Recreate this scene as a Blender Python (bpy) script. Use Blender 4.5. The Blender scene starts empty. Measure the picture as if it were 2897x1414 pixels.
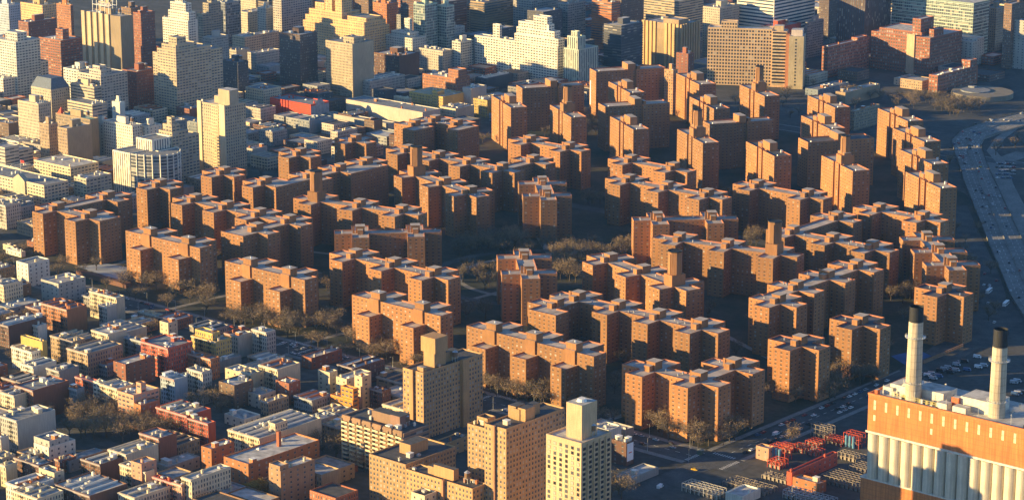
import bpy, math, random
from mathutils import Vector
R = math.radians
random.seed(7)
sc = bpy.context.scene
COL = sc.collection
# ------------------------------------------------------------------ camera
FPX = 7004.4; PITCH = R(14.37); HEAD = R(-40.82); HC = 536.0
IW, IH = 2897.0, 1414.0; CX, CY = 1448.5, 707.0
cam = bpy.data.cameras.new('camera'); camo = bpy.data.objects.new('camera', cam); COL.objects.link(camo)
camo.location = (0, 0, HC); camo.rotation_euler = (R(90) - PITCH, 0, -HEAD)
cam.sensor_fit = 'HORIZONTAL'; cam.sensor_width = 36; cam.lens = 36 * FPX / IW
cam.clip_start = 5; cam.clip_end = 20000
sc.camera = camo
# ------------------------------------------------------------------ sky, sun, exposure
SUN_AZ, SUN_EL = 40.0, 10.5            # degrees west of grid south, elevation
w = bpy.data.worlds.new("World"); sc.world = w; w.use_nodes = True
nt = w.node_tree; bg = nt.nodes['Background']; sky = nt.nodes.new('ShaderNodeTexSky')
sky.sky_type = 'NISHITA'; sky.sun_disc = False; sky.sun_elevation = R(SUN_EL); sky.sun_rotation = R(180 + SUN_AZ)
sky.air_density = 0.55; sky.dust_density = 0.0; sky.ozone_density = 2.6
nt.links.new(sky.outputs[0], bg.inputs[0]); bg.inputs[1].default_value = 0.105
sl = bpy.data.lights.new('sun', 'SUN'); sl.energy = 5.0; sl.angle = R(0.5); sl.color = (1.0, 0.705, 0.30)
so = bpy.data.objects.new('sun', sl); COL.objects.link(so)
sd = Vector((-math.sin(R(SUN_AZ)) * math.cos(R(SUN_EL)), -math.cos(R(SUN_AZ)) * math.cos(R(SUN_EL)), math.sin(R(SUN_EL))))
so.rotation_euler = sd.to_track_quat('Z', 'Y').to_euler(); so.location = (-1300, 1500, 900)
sc.view_settings.view_transform = 'Standard'; sc.view_settings.look = 'None'
sc.view_settings.exposure = 1.4; sc.view_settings.gamma = 1.0
# ------------------------------------------------------------------ pixel <-> world (used only to read positions off the photo)
fwd = Vector((math.sin(HEAD) * math.cos(PITCH), math.cos(HEAD) * math.cos(PITCH), -math.sin(PITCH)))
rgt = Vector((math.cos(HEAD), -math.sin(HEAD), 0)); upv = rgt.cross(fwd)
def un(x, y, z=0.0):
    d = fwd * FPX + rgt * (x - CX) - upv * (y - CY)
    t = (z - HC) / d.z
    return d.x * t, d.y * t
def pr(x, y, z=0.0):
    d = Vector((x, y, z - HC)); k = d.dot(fwd)
    return CX + FPX * d.dot(rgt) / k, CY - FPX * d.dot(upv) / k
K = .39788; K2 = .2386
TL = {'L1': (0, 914, K), 'L2': (700, 914, K), 'L3': (1400, 914, K), 'L4': (2147, 914, K), 'M1': (0, 450, K), 'M2': (700, 450, K),
      'M3': (1400, 450, K), 'M4': (2147, 450, K), 'T1': (0, 0, K), 'T2': (700, 0, K), 'T3': (1400, 0, K), 'T4': (2147, 0, K),
      'Z1': (60, 500, K2), 'Z2': (480, 440, K2), 'Z3': (780, 380, K2), 'Z4': (1060, 320, K2), 'Z5': (1060, 440, K2), 'Z6': (580, 620, K2),
      'Y1': (880, 640, K2), 'Y2': (1280, 780, K2), 'Y3': (1640, 680, K2), 'Y4': (1680, 420, K2), 'Y5': (1780, 560, K2), 'Y6': (2080, 560, K2),
      'Y7': (2060, 700, K2), 'A1': (1320, 100, K2), 'A2': (1700, 200, K2), 'A3': (2050, 200, K2), 'A4': (2300, 280, K2), 'A6': (2447, 280, K2), 'A5': (2050, 0, K2)}
def S(t, X, Y):
    a, b, s = TL[t]; return a + X * s, b + Y * s
def U(t, X, Y, z=0.0): return un(*S(t, X, Y), z)
# ------------------------------------------------------------------ materials
MATS = {}
def new_mat(name):
    m = bpy.data.materials.new(name); m.use_nodes = True
    n = m.node_tree; n.nodes.clear()
    o = n.nodes.new('ShaderNodeOutputMaterial'); b = n.nodes.new('ShaderNodeBsdfPrincipled')
    n.links.new(b.outputs[0], o.inputs[0]); return m, n, b
def math_(n, op, a, b=None, c=None):
    k = n.nodes.new('ShaderNodeMath'); k.operation = op
    for i, v in enumerate((a, b, c)):
        if v is None: continue
        if isinstance(v, (int, float)): k.inputs[i].default_value = v
        else: n.links.new(v, k.inputs[i])
    return k.outputs[0]
def mixc(n, f, a, b, mode='MIX'):
    k = n.nodes.new('ShaderNodeMix'); k.data_type = 'RGBA'; k.blend_type = mode
    for s, v in ((k.inputs[0], f), (k.inputs[6], a), (k.inputs[7], b)):
        if isinstance(v, (int, float)): s.default_value = v
        elif isinstance(v, tuple): s.default_value = (*v[:3], 1)
        else: n.links.new(v, s)
    return k.outputs[2]
def noise(n, scale, detail=3, stretch=None, coord='Object'):
    tc = n.nodes.new('ShaderNodeTexCoord'); src = tc.outputs[coord]
    if stretch:
        mp = n.nodes.new('ShaderNodeMapping'); mp.inputs['Scale'].default_value = stretch
        n.links.new(src, mp.inputs[0]); src = mp.outputs[0]
    k = n.nodes.new('ShaderNodeTexNoise'); k.inputs['Scale'].default_value = scale; k.inputs['Detail'].default_value = detail
    n.links.new(src, k.inputs[0]); return k.outputs[0]
def ramp(n, f, stops, interp='LINEAR'):
    r = n.nodes.new('ShaderNodeValToRGB'); r.color_ramp.interpolation = interp
    e = r.color_ramp.elements
    while len(e) < len(stops): e.new(0.5)
    for q, (p, c) in zip(e, stops): q.position = p; q.color = (*c, 1)
    n.links.new(f, r.inputs[0]); return r.outputs[0]
def plain(name, c, rough=0.85, var=0.25, scale=0.3, metal=0.0, spec=0.3, c2=None):
    key = ('plain', name)
    if key in MATS: return MATS[key]
    m, n, b = new_mat(name)
    f = noise(n, scale, 4)
    d = c2 or tuple(x * (1 - var) for x in c); l = tuple(min(1, x * (1 + var * .6)) for x in c) if not c2 else c
    col = ramp(n, f, [(0.3, d), (0.7, l)])
    n.links.new(col, b.inputs['Base Color']); b.inputs['Roughness'].default_value = rough
    b.inputs['Metallic'].default_value = metal; b.inputs['Specular IOR Level'].default_value = spec
    MATS[key] = m; return m
# style: cell width, floor height, window centre u, half w, centre v, half h
STY = {'stuy': (4.2, 2.95, .5, .17, .5, .2), 'punch': (2.9, 3.1, .5, .22, .52, .25), 'wide': (4.2, 3.1, .5, .34, .52, .22),
       'strip': (6.0, 3.3, .5, .48, .55, .22), 'pier': (3.2, 3.2, .5, .22, .5, .5), 'grid': (3.0, 3.4, .5, .4, .5, .38),
       'ten': (2.3, 3.2, .5, .21, .5, .3), 'hosp': (3.4, 3.9, .5, .3, .5, .27), 'balc': (7.0, 2.9, .5, .42, .62, .3),
       'few': (6.0, 3.3, .5, .12, .52, .2), 'none': (6., 3.3, .5, 0.0, .5, 0.0), 'ribs': (4.6, 3.2, .5, .26, .5, .5)}
def facade(color, style, light=.14, glass=(0.085, 0.09, 0.10)):
    key = (color, style, light, glass)
    if key in MATS: return MATS[key]
    cw, fh, cu, hw, cv, hh = STY[style]
    m, n, b = new_mat('facade_%s_%d' % (style, len(MATS)))
    uv = n.nodes.new('ShaderNodeUVMap'); uv.uv_map = 'UVMap'
    sp = n.nodes.new('ShaderNodeSeparateXYZ'); n.links.new(uv.outputs[0], sp.inputs[0])
    u, v = sp.outputs[0], sp.outputs[1]
    fu = math_(n, 'FRACT', u); fv = math_(n, 'FRACT', v)
    iu = math_(n, 'FLOOR', u); iv = math_(n, 'FLOOR', v)
    mk = math_(n, 'COMPARE', fu, cu, hw); mv = math_(n, 'COMPARE', fv, cv, hh)
    ok = math_(n, 'LESS_THAN', v, 50.0)
    win = math_(n, 'MULTIPLY', math_(n, 'MULTIPLY', mk, mv), ok)
    if hw == 0: win = math_(n, 'MULTIPLY', win, 0.0)
    oi = n.nodes.new('ShaderNodeObjectInfo')
    cb = n.nodes.new('ShaderNodeCombineXYZ'); n.links.new(iu, cb.inputs[0]); n.links.new(iv, cb.inputs[1])
    n.links.new(math_(n, 'MULTIPLY', oi.outputs['Random'], 100.0), cb.inputs[2])
    wn = n.nodes.new('ShaderNodeTexWhiteNoise'); wn.noise_dimensions = '3D'; n.links.new(cb.outputs[0], wn.inputs[0])
    g = ramp(n, wn.outputs[0], [(0, glass), (.5, tuple(x * 1.35 for x in glass)), (.78, tuple(x * 2.0 for x in glass)), (1 - light, (.36, .33, .28))], 'CONSTANT')
    # window is shorter when the lower sash holds an air conditioner
    f1 = noise(n, .035, 3); f2 = noise(n, 1.0, 3, (1.1, 1.1, .12)); f3 = noise(n, 2.5, 2)
    base = mixc(n, 1.0, color, ramp(n, f1, [(.3, (.80, .80, .82)), (.7, (1.12, 1.1, 1.08))]), 'MULTIPLY')
    base = mixc(n, 1.0, base, ramp(n, f2, [(.35, (.86, .86, .86)), (.65, (1.06, 1.06, 1.06))]), 'MULTIPLY')
    base = mixc(n, 1.0, base, ramp(n, f3, [(.35, (.88, .88, .88)), (.65, (1.1, 1.1, 1.1))]), 'MULTIPLY')
    tint = ramp(n, oi.outputs['Random'], [(0, (.80, .84, .86)), (.5, (1, 1, 1)), (1, (1.16, 1.08, 1.0))])
    base = mixc(n, 1.0, base, tint, 'MULTIPLY')
    # slab line / sill
    sill = math_(n, 'MULTIPLY', math_(n, 'COMPARE', fv, cv - hh - .05, .045), mk)
    base = mixc(n, math_(n, 'MULTIPLY', sill, .5), base, (.5, .47, .42))
    col = mixc(n, win, base, g)
    n.links.new(col, b.inputs['Base Color'])
    n.links.new(math_(n, 'SUBTRACT', .88, math_(n, 'MULTIPLY', win, .62)), b.inputs['Roughness'])
    b.inputs['Specular IOR Level'].default_value = .35
    bp = n.nodes.new('ShaderNodeBump'); bp.inputs['Strength'].default_value = .6; bp.inputs['Distance'].default_value = .25
    n.links.new(math_(n, 'SUBTRACT', 1.0, win), bp.inputs['Height']); n.links.new(bp.outputs[0], b.inputs['Normal'])
    MATS[key] = m; return m
SG = (.12, .075, .05)
BR = (.36, .174, .072)                 # Stuyvesant-type red brick
COLS = {'brick': (.30, .12, .07), 'orange': (.47, .19, .08), 'red': (.45, .10, .055), 'dkbrick': (.16, .085, .06), 'brown': (.22, .14, .09),
        'tan': (.40, .29, .18), 'beige': (.50, .40, .26), 'cream': (.62, .53, .36), 'white': (.74, .70, .58), 'grey': (.36, .33, .29),
        'ltgrey': (.50, .46, .39), 'blue': (.28, .31, .33), 'yellow': (.66, .45, .13), 'pink': (.55, .30, .2), 'gold': (.72, .47, .22),
        'dark': (.10, .10, .11), 'scaf': (.62, .09, .045), 'towerbrown': (.45, .275, .13), 'stone': (.55, .46, .32), 'paleblue': (.45, .52, .58)}
ROOFS = [plain('roof_silver', (.38, .37, .36), .7, .45, .25), plain('roof_pale', (.52, .50, .46), .75, .4, .2),
         plain('roof_grey', (.25, .26, .27), .85, .35, .3), plain('roof_tar', (.09, .09, .095), .9, .3, .3)]
M_roof = plain('roof_membrane', (.50, .43, .36), .8, .35, .12)
M_roofd = plain('roof_dark_membrane', (.11, .11, .12), .85, .3, .15)
M_cope = plain('coping_red', (.42, .16, .085), .7, .15, .5)
M_copel = plain('coping_stone', (.6, .56, .47), .8, .2, .5)
M_tankw = plain('tank_wood', (.22, .13, .07), .9, .3, 2)
M_metal = plain('galvanised', (.55, .56, .57), .4, .2, 1, .6)
M_black = plain('soot_black', (.02, .02, .022), .7, .3, 1)
M_white = plain('white_paint', (.8, .78, .72), .6, .1, 1)
# ------------------------------------------------------------------ object helpers
def tag(o, label=None, cat=None, group=None, kind=None):
    if label: o['label'] = label
    if cat: o['category'] = cat
    if group: o['group'] = group
    if kind: o['kind'] = kind
    return o
def empty(name, loc, rz=0.0):
    o = bpy.data.objects.new(name, None); COL.objects.link(o); o.location = loc; o.rotation_euler = (0, 0, rz)
    o.empty_display_size = 1; return o
class MB:
    def __init__(s): s.v = []; s.f = []; s.uv = []; s.mi = []; s.sm = False
    def quad(s, pts, uv=None, mi=0):
        i = len(s.v); s.v += [tuple(p) for p in pts]; s.f.append(tuple(range(i, i + len(pts))))
        s.uv.append(uv or [(-1, -1)] * len(pts)); s.mi.append(mi)
    def box(s, x0, y0, z0, x1, y1, z1, bottom=True, mi=0, top_mi=None):
        tm = mi if top_mi is None else top_mi
        s.quad([(x0, y0, z0), (x1, y0, z0), (x1, y0, z1), (x0, y0, z1)], None, mi); s.quad([(x1, y0, z0), (x1, y1, z0), (x1, y1, z1), (x1, y0, z1)], None, mi)
        s.quad([(x1, y1, z0), (x0, y1, z0), (x0, y1, z1), (x1, y1, z1)], None, mi); s.quad([(x0, y1, z0), (x0, y0, z0), (x0, y0, z1), (x0, y1, z1)], None, mi)
        s.quad([(x0, y0, z1), (x1, y0, z1), (x1, y1, z1), (x0, y1, z1)], None, tm)
        if bottom: s.quad([(x0, y1, z0), (x1, y1, z0), (x1, y0, z0), (x0, y0, z0)], None, mi)
    def cyl(s, x, y, z0, z1, r0, r1=None, n=12, a0=0.0, cap=True, mi=0):
        r1 = r0 if r1 is None else r1
        p = [(math.cos(a0 + 2 * math.pi * i / n), math.sin(a0 + 2 * math.pi * i / n)) for i in range(n)]
        for i in range(n):
            a, b = p[i], p[(i + 1) % n]
            s.quad([(x + a[0] * r0, y + a[1] * r0, z0), (x + b[0] * r0, y + b[1] * r0, z0), (x + b[0] * r1, y + b[1] * r1, z1), (x + a[0] * r1, y + a[1] * r1, z1)], None, mi)
        if cap and r1 > 0.01: s.quad([(x + a[0] * r1, y + a[1] * r1, z1) for a in p], None, mi)
    def bar(s, a, b, t, mi=0):
        a = Vector(a); b = Vector(b); d = (b - a).normalized()
        q = Vector((0, 0, 1)) if abs(d.z) < .9 else Vector((1, 0, 0))
        e = d.cross(q).normalized() * t / 2; f = d.cross(e).normalized() * t / 2
        c = [e + f, e - f, -e - f, -e + f]
        for i in range(4):
            j = (i + 1) % 4; s.quad([a + c[i], a + c[j], b + c[j], b + c[i]], None, mi)
        s.quad([a + c[k] for k in (3, 2, 1, 0)], None, mi); s.quad([b + c[k] for k in range(4)], None, mi)
    def mesh(s, name, mats):
        me = bpy.data.meshes.new(name); me.from_pydata(s.v, [], s.f)
        if not isinstance(mats, (list, tuple)): mats = [mats]
        for m in mats: me.materials.append(m)
        if any(s.mi): me.polygons.foreach_set('material_index', s.mi)
        uvl = me.uv_layers.new(name='UVMap'); flat = []
        for q in s.uv:
            for p in q: flat += [p[0], p[1]]
        uvl.data.foreach_set('uv', flat); me.update(); return me
    def build(s, name, mats, parent=None, loc=None):
        if not s.f: return None
        o = bpy.data.objects.new(name, s.mesh(name, mats)); COL.objects.link(o)
        if parent: o.parent = parent
        if loc: o.location = loc
        return o
def place(name, me, parent, loc, rz=0.0, scale=None):
    o = bpy.data.objects.new(name, me); COL.objects.link(o); o.parent = parent; o.location = loc
    if rz: o.rotation_euler = (0, 0, rz)
    if scale: o.scale = scale
    return o
FOOT = []                               # footprints (world bounding boxes) already built on
def overlaps(x0, y0, x1, y1, m=0.0):
    return any(x0 < b[2] + m and x1 > b[0] - m and y0 < b[3] + m and y1 > b[1] - m for b in FOOT)
def loops_of(H, nx, ny, h):
    def g(i, j): return H[i][j] if 0 <= i < nx and 0 <= j < ny else 0
    E = {}
    for i in range(nx):
        for j in range(ny):
            if g(i, j) != h: continue
            for a, b, q in (((i, j), (i + 1, j), g(i, j - 1)), ((i + 1, j), (i + 1, j + 1), g(i + 1, j)), ((i + 1, j + 1), (i, j + 1), g(i, j + 1)), ((i, j + 1), (i, j), g(i - 1, j))):
                if q != h: E.setdefault(a, []).append((b, q))
    out = []
    while E:
        st = next(iter(E)); cur = st; lp = []; pd = None
        while cur in E:
            c = E[cur]; k = 0
            if len(c) > 1 and pd is not None:      # prefer the sharpest left turn
                k = max(range(len(c)), key=lambda t: pd[0] * (c[t][0][1] - cur[1]) - pd[1] * (c[t][0][0] - cur[0]))
            nb, q = c.pop(k)
            if not c: del E[cur]
            lp.append((cur, nb, q)); pd = (nb[0] - cur[0], nb[1] - cur[1]); cur = nb
            if cur == st: break
        out.append(lp)
    return out
def heightfield(rects, style, par=1.0, pt=.45):
    xs = sorted({round(v, 2) for r in rects for v in (r[0], r[2])}); ys = sorted({round(v, 2) for r in rects for v in (r[1], r[3])})
    nx, ny = len(xs) - 1, len(ys) - 1
    H = [[0] * ny for _ in range(nx)]
    for i in range(nx):
        for j in range(ny):
            mx, my = (xs[i] + xs[i + 1]) / 2, (ys[j] + ys[j + 1]) / 2
            for r in rects:
                if r[0] - .01 <= mx <= r[2] + .01 and r[1] - .01 <= my <= r[3] + .01: H[i][j] = max(H[i][j], r[4])
    cw, fh = STY[style][:2]
    W, RF, CP = MB(), MB(), MB(); nw = 0
    for h in sorted({H[i][j] for i in range(nx) for j in range(ny)} - {0}):
        for i in range(nx):
            for j in range(ny):
                if H[i][j] == h:
                    RF.quad([(xs[i], ys[j], h - par), (xs[i + 1], ys[j], h - par), (xs[i + 1], ys[j + 1], h - par), (xs[i], ys[j + 1], h - par)])
        for lp in loops_of(H, nx, ny, h):
            ed = [((xs[a[0]], ys[a[1]]), (xs[b[0]], ys[b[1]]), q) for a, b, q in lp]
            mg = []
            for e in ed:                                   # merge collinear edges with the same neighbour
                if mg:
                    p = mg[-1]; d1 = (p[1][0] - p[0][0], p[1][1] - p[0][1]); d2 = (e[1][0] - e[0][0], e[1][1] - e[0][1])
                    if p[2] == e[2] and abs(d1[0] * d2[1] - d1[1] * d2[0]) < 1e-6 and p[1] == e[0]:
                        mg[-1] = (p[0], e[1], p[2]); continue
                mg.append(e)
            n = len(mg); inn = []
            def nrm(e):
                dx, dy = e[1][0] - e[0][0], e[1][1] - e[0][1]; L = math.hypot(dx, dy); return (-dy / L, dx / L)
            for k in range(n):
                e0, e1 = mg[k - 1], mg[k]; n0, n1 = nrm(e0), nrm(e1)
                t0 = pt if e0[2] < h else 0; t1 = pt if e1[2] < h else 0
                if abs(n0[0] * n1[0] + n0[1] * n1[1]) > .5: ox, oy = n1[0] * max(t0, t1), n1[1] * max(t0, t1)
                else: ox, oy = n0[0] * t0 + n1[0] * t1, n0[1] * t0 + n1[1] * t1
                inn.append((e1[0][0] + ox, e1[0][1] + oy))
            for k in range(n):
                a, b, q = mg[k]
                if q > h: continue
                L = math.hypot(b[0] - a[0], b[1] - a[1]); c = max(1, round(L / cw)); nw += 1
                if L < cw * .8: c = 0
                if style == 'ten' and abs(b[0] - a[0]) < .01 and int(L * 37) % 2: c = 0
                z0 = max(0, q - par) if q else 0
                u0 = 40 * nw; vb = 50 + (z0 - (h - 1.3)) / fh; vt = 50 + 1.3 / fh
                if c: uvs = [(u0, vb), (u0 + c, vb), (u0 + c, vt), (u0, vt)]
                else: uvs = [(-1, vb), (-1, vb), (-1, vt), (-1, vt)]
                W.quad([(*a, z0), (*b, z0), (*b, h), (*a, h)], uvs)
                ia, ib = inn[k], inn[(k + 1) % n]
                CP.quad([(*a, h), (*b, h), (*ib, h), (*ia, h)])
                CP.quad([(*ib, h - par), (*ia, h - par), (*ia, h), (*ib, h)])
    return W, RF, CP, H, xs, ys
FE = {}
def fire_escape(root, w_, z, color):
    n = max(1, int((z - 4) / 3.2)); key = n
    if key not in FE:
        m = MB()
        for k in range(n):
            b = 4 + k * 3.2; m.box(-1.8, -1.15, b, 1.8, -.02, b + .12)
            m.bar((-1.8, -1.15, b + 1), (1.8, -1.15, b + 1), .1); m.bar((-1.8, -1.15, b), (-1.8, -1.15, b + 1), .1); m.bar((1.8, -1.15, b), (1.8, -1.15, b + 1), .1); m.bar((0, -1.15, b), (0, -1.15, b + 1), .08)
            if k < n - 1: s_ = 1 if k % 2 else -1; m.bar((-1.4 * s_, -.7, b), (1.2 * s_, -.7, b + 3.2), .28)
        FE[key] = m.mesh('fire_escape', [plain('fire_escape_iron', (.035, .032, .03), .7)])
    x = 6.5
    while x < w_ - 2: place('fire_escape', FE[key], root, (-x, 0, z - 4 - n * 3.2 + .6)); x += 9.5
    if w_ > 5:
        m = MB(); m.box(-w_ - .1, -.75, z - .9, .1, 0, z - .15); m.box(-w_ - .1, -.45, z - 1.5, .1, 0, z - .9)
        m.build('cornice', [plain('cornice_%.2f' % (color[0] * .5 + .25), tuple(.25 + c * .5 for c in color), .8)], root)
GEN = []                                # things whose label still needs its landmark
def shell(name, loc, rz, rects, color, style, roof=None, cope=None, par=1.0, light=.14, glass=(0.085, 0.09, 0.10), pt=.45):
    root = empty(name, (loc[0], loc[1], 0), rz)
    W, RF, CP, H, xs, ys = heightfield(rects, style, par, pt)
    W.build('wall', facade(color, style, light, glass), root)
    RF.build('roof', roof or M_roof, root)
    CP.build('parapet', cope or plain('cope_%.2f_%.2f' % color[:2], tuple(min(.8, c * 1.1) for c in color), .8, .15, .6), root)
    c, s_ = math.cos(rz), math.sin(rz)
    for r in rects:
        px = [loc[0] + x * c - y * s_ for x in (r[0], r[2]) for y in (r[1], r[3])]; py = [loc[1] + x * s_ + y * c for x in (r[0], r[2]) for y in (r[1], r[3])]
        FOOT.append((min(px), min(py), max(px), max(py)))
    return root
def solid(name, parent, x0, y0, z0, x1, y1, z1, mat, top=None):
    m = MB(); m.box(x0, y0, z0, x1, y1, z1, False, 0, 1 if top else 0)
    return m.build(name, [mat, top] if top else [mat], parent)
# ------------------------------------------------------------------ ground
def flat(name, pts, z, mat, kind='structure'):
    m = MB(); m.quad([(x, y, z) for x, y in pts]); o = m.build(name, mat); o['kind'] = kind; return o
def ground_mat(name, c, c2, scale):
    m, n, b = new_mat(name); f = noise(n, scale, 6); f2 = noise(n, scale * 9, 4)
    a = ramp(n, f, [(.35, c), (.65, c2)]); a = mixc(n, 1.0, a, ramp(n, f2, [(.3, (.75, .75, .75)), (.7, (1.2, 1.2, 1.2))]), 'MULTIPLY')
    n.links.new(a, b.inputs['Base Color']); b.inputs['Roughness'].default_value = .95; b.inputs['Specular IOR Level'].default_value = .2; return m
M_ground = ground_mat('city_ground', (.06, .062, .062), (.11, .105, .095), .02)
M_lawn = ground_mat('estate_ground', (.04, .045, .03), (.09, .08, .06), .03)
M_asph = ground_mat('asphalt', (.075, .075, .075), (.12, .12, .118), .08)
M_pave = ground_mat('pavement', (.2, .195, .185), (.28, .27, .25), .15)
M_conc = ground_mat('concrete_road', (.2, .195, .18), (.27, .26, .24), .05)
M_line = plain('road_paint', (.7, .7, .66), .7, .2, .5)
flat('ground', [(-14000, -500), (4000, -500), (4000, 16000), (-14000, 16000)], 0, M_ground)
flat('estate_ground', [(-1712, 1266), (-922, 1266), (-922, 1500), (-960, 1760), (-1180, 2030), (-1380, 2160), (-1712, 2160)], .06, M_lawn)
def strip(name, cl, wd, z, mat):
    m = MB(); P = []
    for i, p in enumerate(cl):
        a = cl[max(0, i - 1)]; b = cl[min(len(cl) - 1, i + 1)]
        dx, dy = b[0] - a[0], b[1] - a[1]; L = math.hypot(dx, dy) or 1
        P.append(((p[0] - dy / L * wd / 2, p[1] + dx / L * wd / 2), (p[0] + dy / L * wd / 2, p[1] - dx / L * wd / 2)))
    for i in range(len(P) - 1):
        m.quad([(*P[i][1], z), (*P[i + 1][1], z), (*P[i + 1][0], z), (*P[i][0], z)])
    o = m.build(name, mat); o['kind'] = 'structure'; return o
def kerb(name, x0, y0, x1, y1):
    m = MB(); m.box(x0, y0, 0, x1, y1, .14); o = m.build(name, M_pave); o['kind'] = 'structure'
strip('fourteenth_street', [(-2600, 1248), (-880, 1248)], 22, .10, M_asph)
kerb('pavement', -1712, 1259.2, -921, 1264); 
for x0, x1 in ((-1705, -1530), (-1516, -1306), (-1292, -1100), (-1086, -918)): kerb('pavement', x0, 1232, x1, 1236.8)
strip('avenue_c', [(-905, 900), (-905, 1520), (-930, 1700)], 18, .14, M_asph)
kerb('pavement', -921, 1264, -917, 1500); kerb('pavement', -893, 1262, -889, 1420)
strip('first_avenue', [(-1724, 900), (-1724, 3200)], 20, .12, M_asph)
for x in (-1523, -1299, -1093): strip('side_street', [(x, 850), (x, 1236)], 12, .08, M_asph)
for y in (1168, 1090, 1012): strip('side_street', [(-1715, y), (-915, y)], 10, .05, M_asph)
for i in range(1, 22): strip('cross_street', [(-3900, 1248 + i * 82), (-1735, 1248 + i * 82)], 11, .05, M_asph)
strip('cross_street', [(-1715, 2178), (-1150, 2178)], 18, .12, M_asph); strip('cross_street', [(-1715, 2262), (-1300, 2262)], 12, .12, M_asph); strip('cross_street', [(-1440, 2178), (-1440, 2500)], 12, .15, M_asph)
kerb('pavement', -1712, 2188, -1160, 2191); kerb('pavement', -1712, 2165, -1160, 2168)
strip('twentieth_street', [(-1715, 1748), (-1180, 1748)], 14, .12, M_asph)
ln = MB()
for x in range(-1700, -925, 9):
    ln.quad([(x, 1247.7, .16), (x + 4, 1247.7, .16), (x + 4, 1248.1, .16), (x, 1248.1, .16)])
for y in range(1270, 1510, 9):
    ln.quad([(-905.2, y, .2), (-904.8, y, .2), (-904.8, y + 4, .2), (-905.2, y + 4, .2)])
for cx_, cy_ in ((-905, 1248), (-1093, 1248), (-1299, 1248), (-1523, 1248)):
    for k in range(-9, 10, 2):
        for s_ in (-14, 14): ln.quad([(cx_ + s_ - 1.5, cy_ + k - .4, .22), (cx_ + s_ + 1.5, cy_ + k - .4, .22), (cx_ + s_ + 1.5, cy_ + k + .4, .22), (cx_ + s_ - 1.5, cy_ + k + .4, .22)])
    for k in range(-8, 9, 2): ln.quad([(cx_ + k - .4, cy_ + 12, .22), (cx_ + k + .4, cy_ + 12, .22), (cx_ + k + .4, cy_ + 15, .22), (cx_ + k - .4, cy_ + 15, .22)])
PTH = plain('path_paving', (.26, .24, .21), .9, .2, .3)
oc = (-1292, 1528)
ring = [(oc[0] + 62 * math.cos(a * math.pi / 18) - 22 * math.sin(a * math.pi / 18), oc[1] + 22 * math.cos(a * math.pi / 18) + 62 * math.sin(a * math.pi / 18)) for a in range(37)]
strip('path', ring, 5, .12, PTH); strip('path', [(oc[0] + 1.35 * (x - oc[0]), oc[1] + 1.35 * (y - oc[1])) for x, y in ring], 8, .14, M_asph)
for a, b in (((-1700, 1400), (-1380, 1500)), ((-1300, 1262), (-1285, 1470)), ((-1225, 1560), (-960, 1440)), ((-1330, 1590), (-1500, 1740)), ((-1250, 1590), (-1150, 1740)), ((-1450, 1262), (-1440, 1420)), ((-1160, 1420), (-1010, 1440)), ((-1590, 1262), (-1600, 1740)), ((-1010, 1262), (-1000, 1420))): strip('path', [a, b], 5, .1, PTH)
o = ln.build('road_markings', M_line); o['kind'] = 'structure'
# riverside highway
FL = [U('A6', 1880, 170), U('A6', 1500, 260), U('A6', 1160, 380), U('A6', 1030, 500), U('A6', 1060, 640), U('A6', 1130, 830), U('M4', 1460, 170), U('M4', 1600, 520), U('M4', 1700, 760), U('M4', 1790, 980), U('M4', 1885, 1130), U('M4', 2100, 1420)]
FR = [U('A6', 1900, 330), U('A6', 1640, 400), U('A6', 1420, 480), U('A6', 1370, 560), U('A6', 1400, 650), U('A6', 1470, 840), U('M4', 1690, 190), U('M4', 1850, 540), U('M4', 1960, 760), U('M4', 2080, 980), U('M4', 2180, 1130), U('M4', 2400, 1420)]
m = MB()
for i in range(len(FL) - 1): m.quad([(*FL[i], 1.2), (*FL[i + 1], 1.2), (*FR[i + 1], 1.2), (*FR[i], 1.2)])
for P, s_ in ((FL, 1), (FR, -1)):
    for i in range(len(P) - 1):
        a, b = P[i], P[i + 1]
        if s_ < 0: a, b = b, a
        m.quad([(*a, 0), (*b, 0), (*b, 2.1), (*a, 2.1)]); m.quad([(*b, 1.2), (*a, 1.2), (*a, 2.1), (*b, 2.1)])
o = m.build('highway', M_conc); o['kind'] = 'structure'
def lerp(a, b, t): return (a[0] + (b[0] - a[0]) * t, a[1] + (b[1] - a[1]) * t)
m = MB()
for t in (.17, .33, .49, .51, .67, .83):
    pts = [lerp(FL[i], FR[i], t) for i in range(len(FL))]; wl = .35
    for i in range(len(pts) - 1):
        a, b = pts[i], pts[i + 1]; L = math.hypot(b[0] - a[0], b[1] - a[1]); n = max(1, int(L / 12)) if t not in (.49, .51) else 1
        dx, dy = (b[0] - a[0]) / L, (b[1] - a[1]) / L
        for k in range(n):
            p = lerp(a, b, k / n); q = lerp(a, b, (k + (.4 if n > 1 else 1)) / n)
            m.quad([(p[0] - dy * wl / 2, p[1] + dx * wl / 2, 1.26), (q[0] - dy * wl / 2, q[1] + dx * wl / 2, 1.26), (q[0] + dy * wl / 2, q[1] - dx * wl / 2, 1.26), (p[0] + dy * wl / 2, p[1] - dx * wl / 2, 1.26)])
o = m.build('highway_lane_markings', M_line); o['kind'] = 'structure'
m = MB()
for i in range(len(FL) - 1):
    a, b = lerp(FL[i], FR[i], .5), lerp(FL[i + 1], FR[i + 1], .5); m.bar((*a, 1.6), (*b, 1.6), .7)
o = m.build('median_barrier', M_conc); tag(o, 'low concrete median barrier running down the middle of the highway', 'barrier')
strip('service_road', [U('A6', 1900, 640), U('A6', 1560, 760), U('A6', 1620, 1000), U('A6', 1720, 1200), U('M4', 2000, 700)], 22, .1, M_conc)
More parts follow.
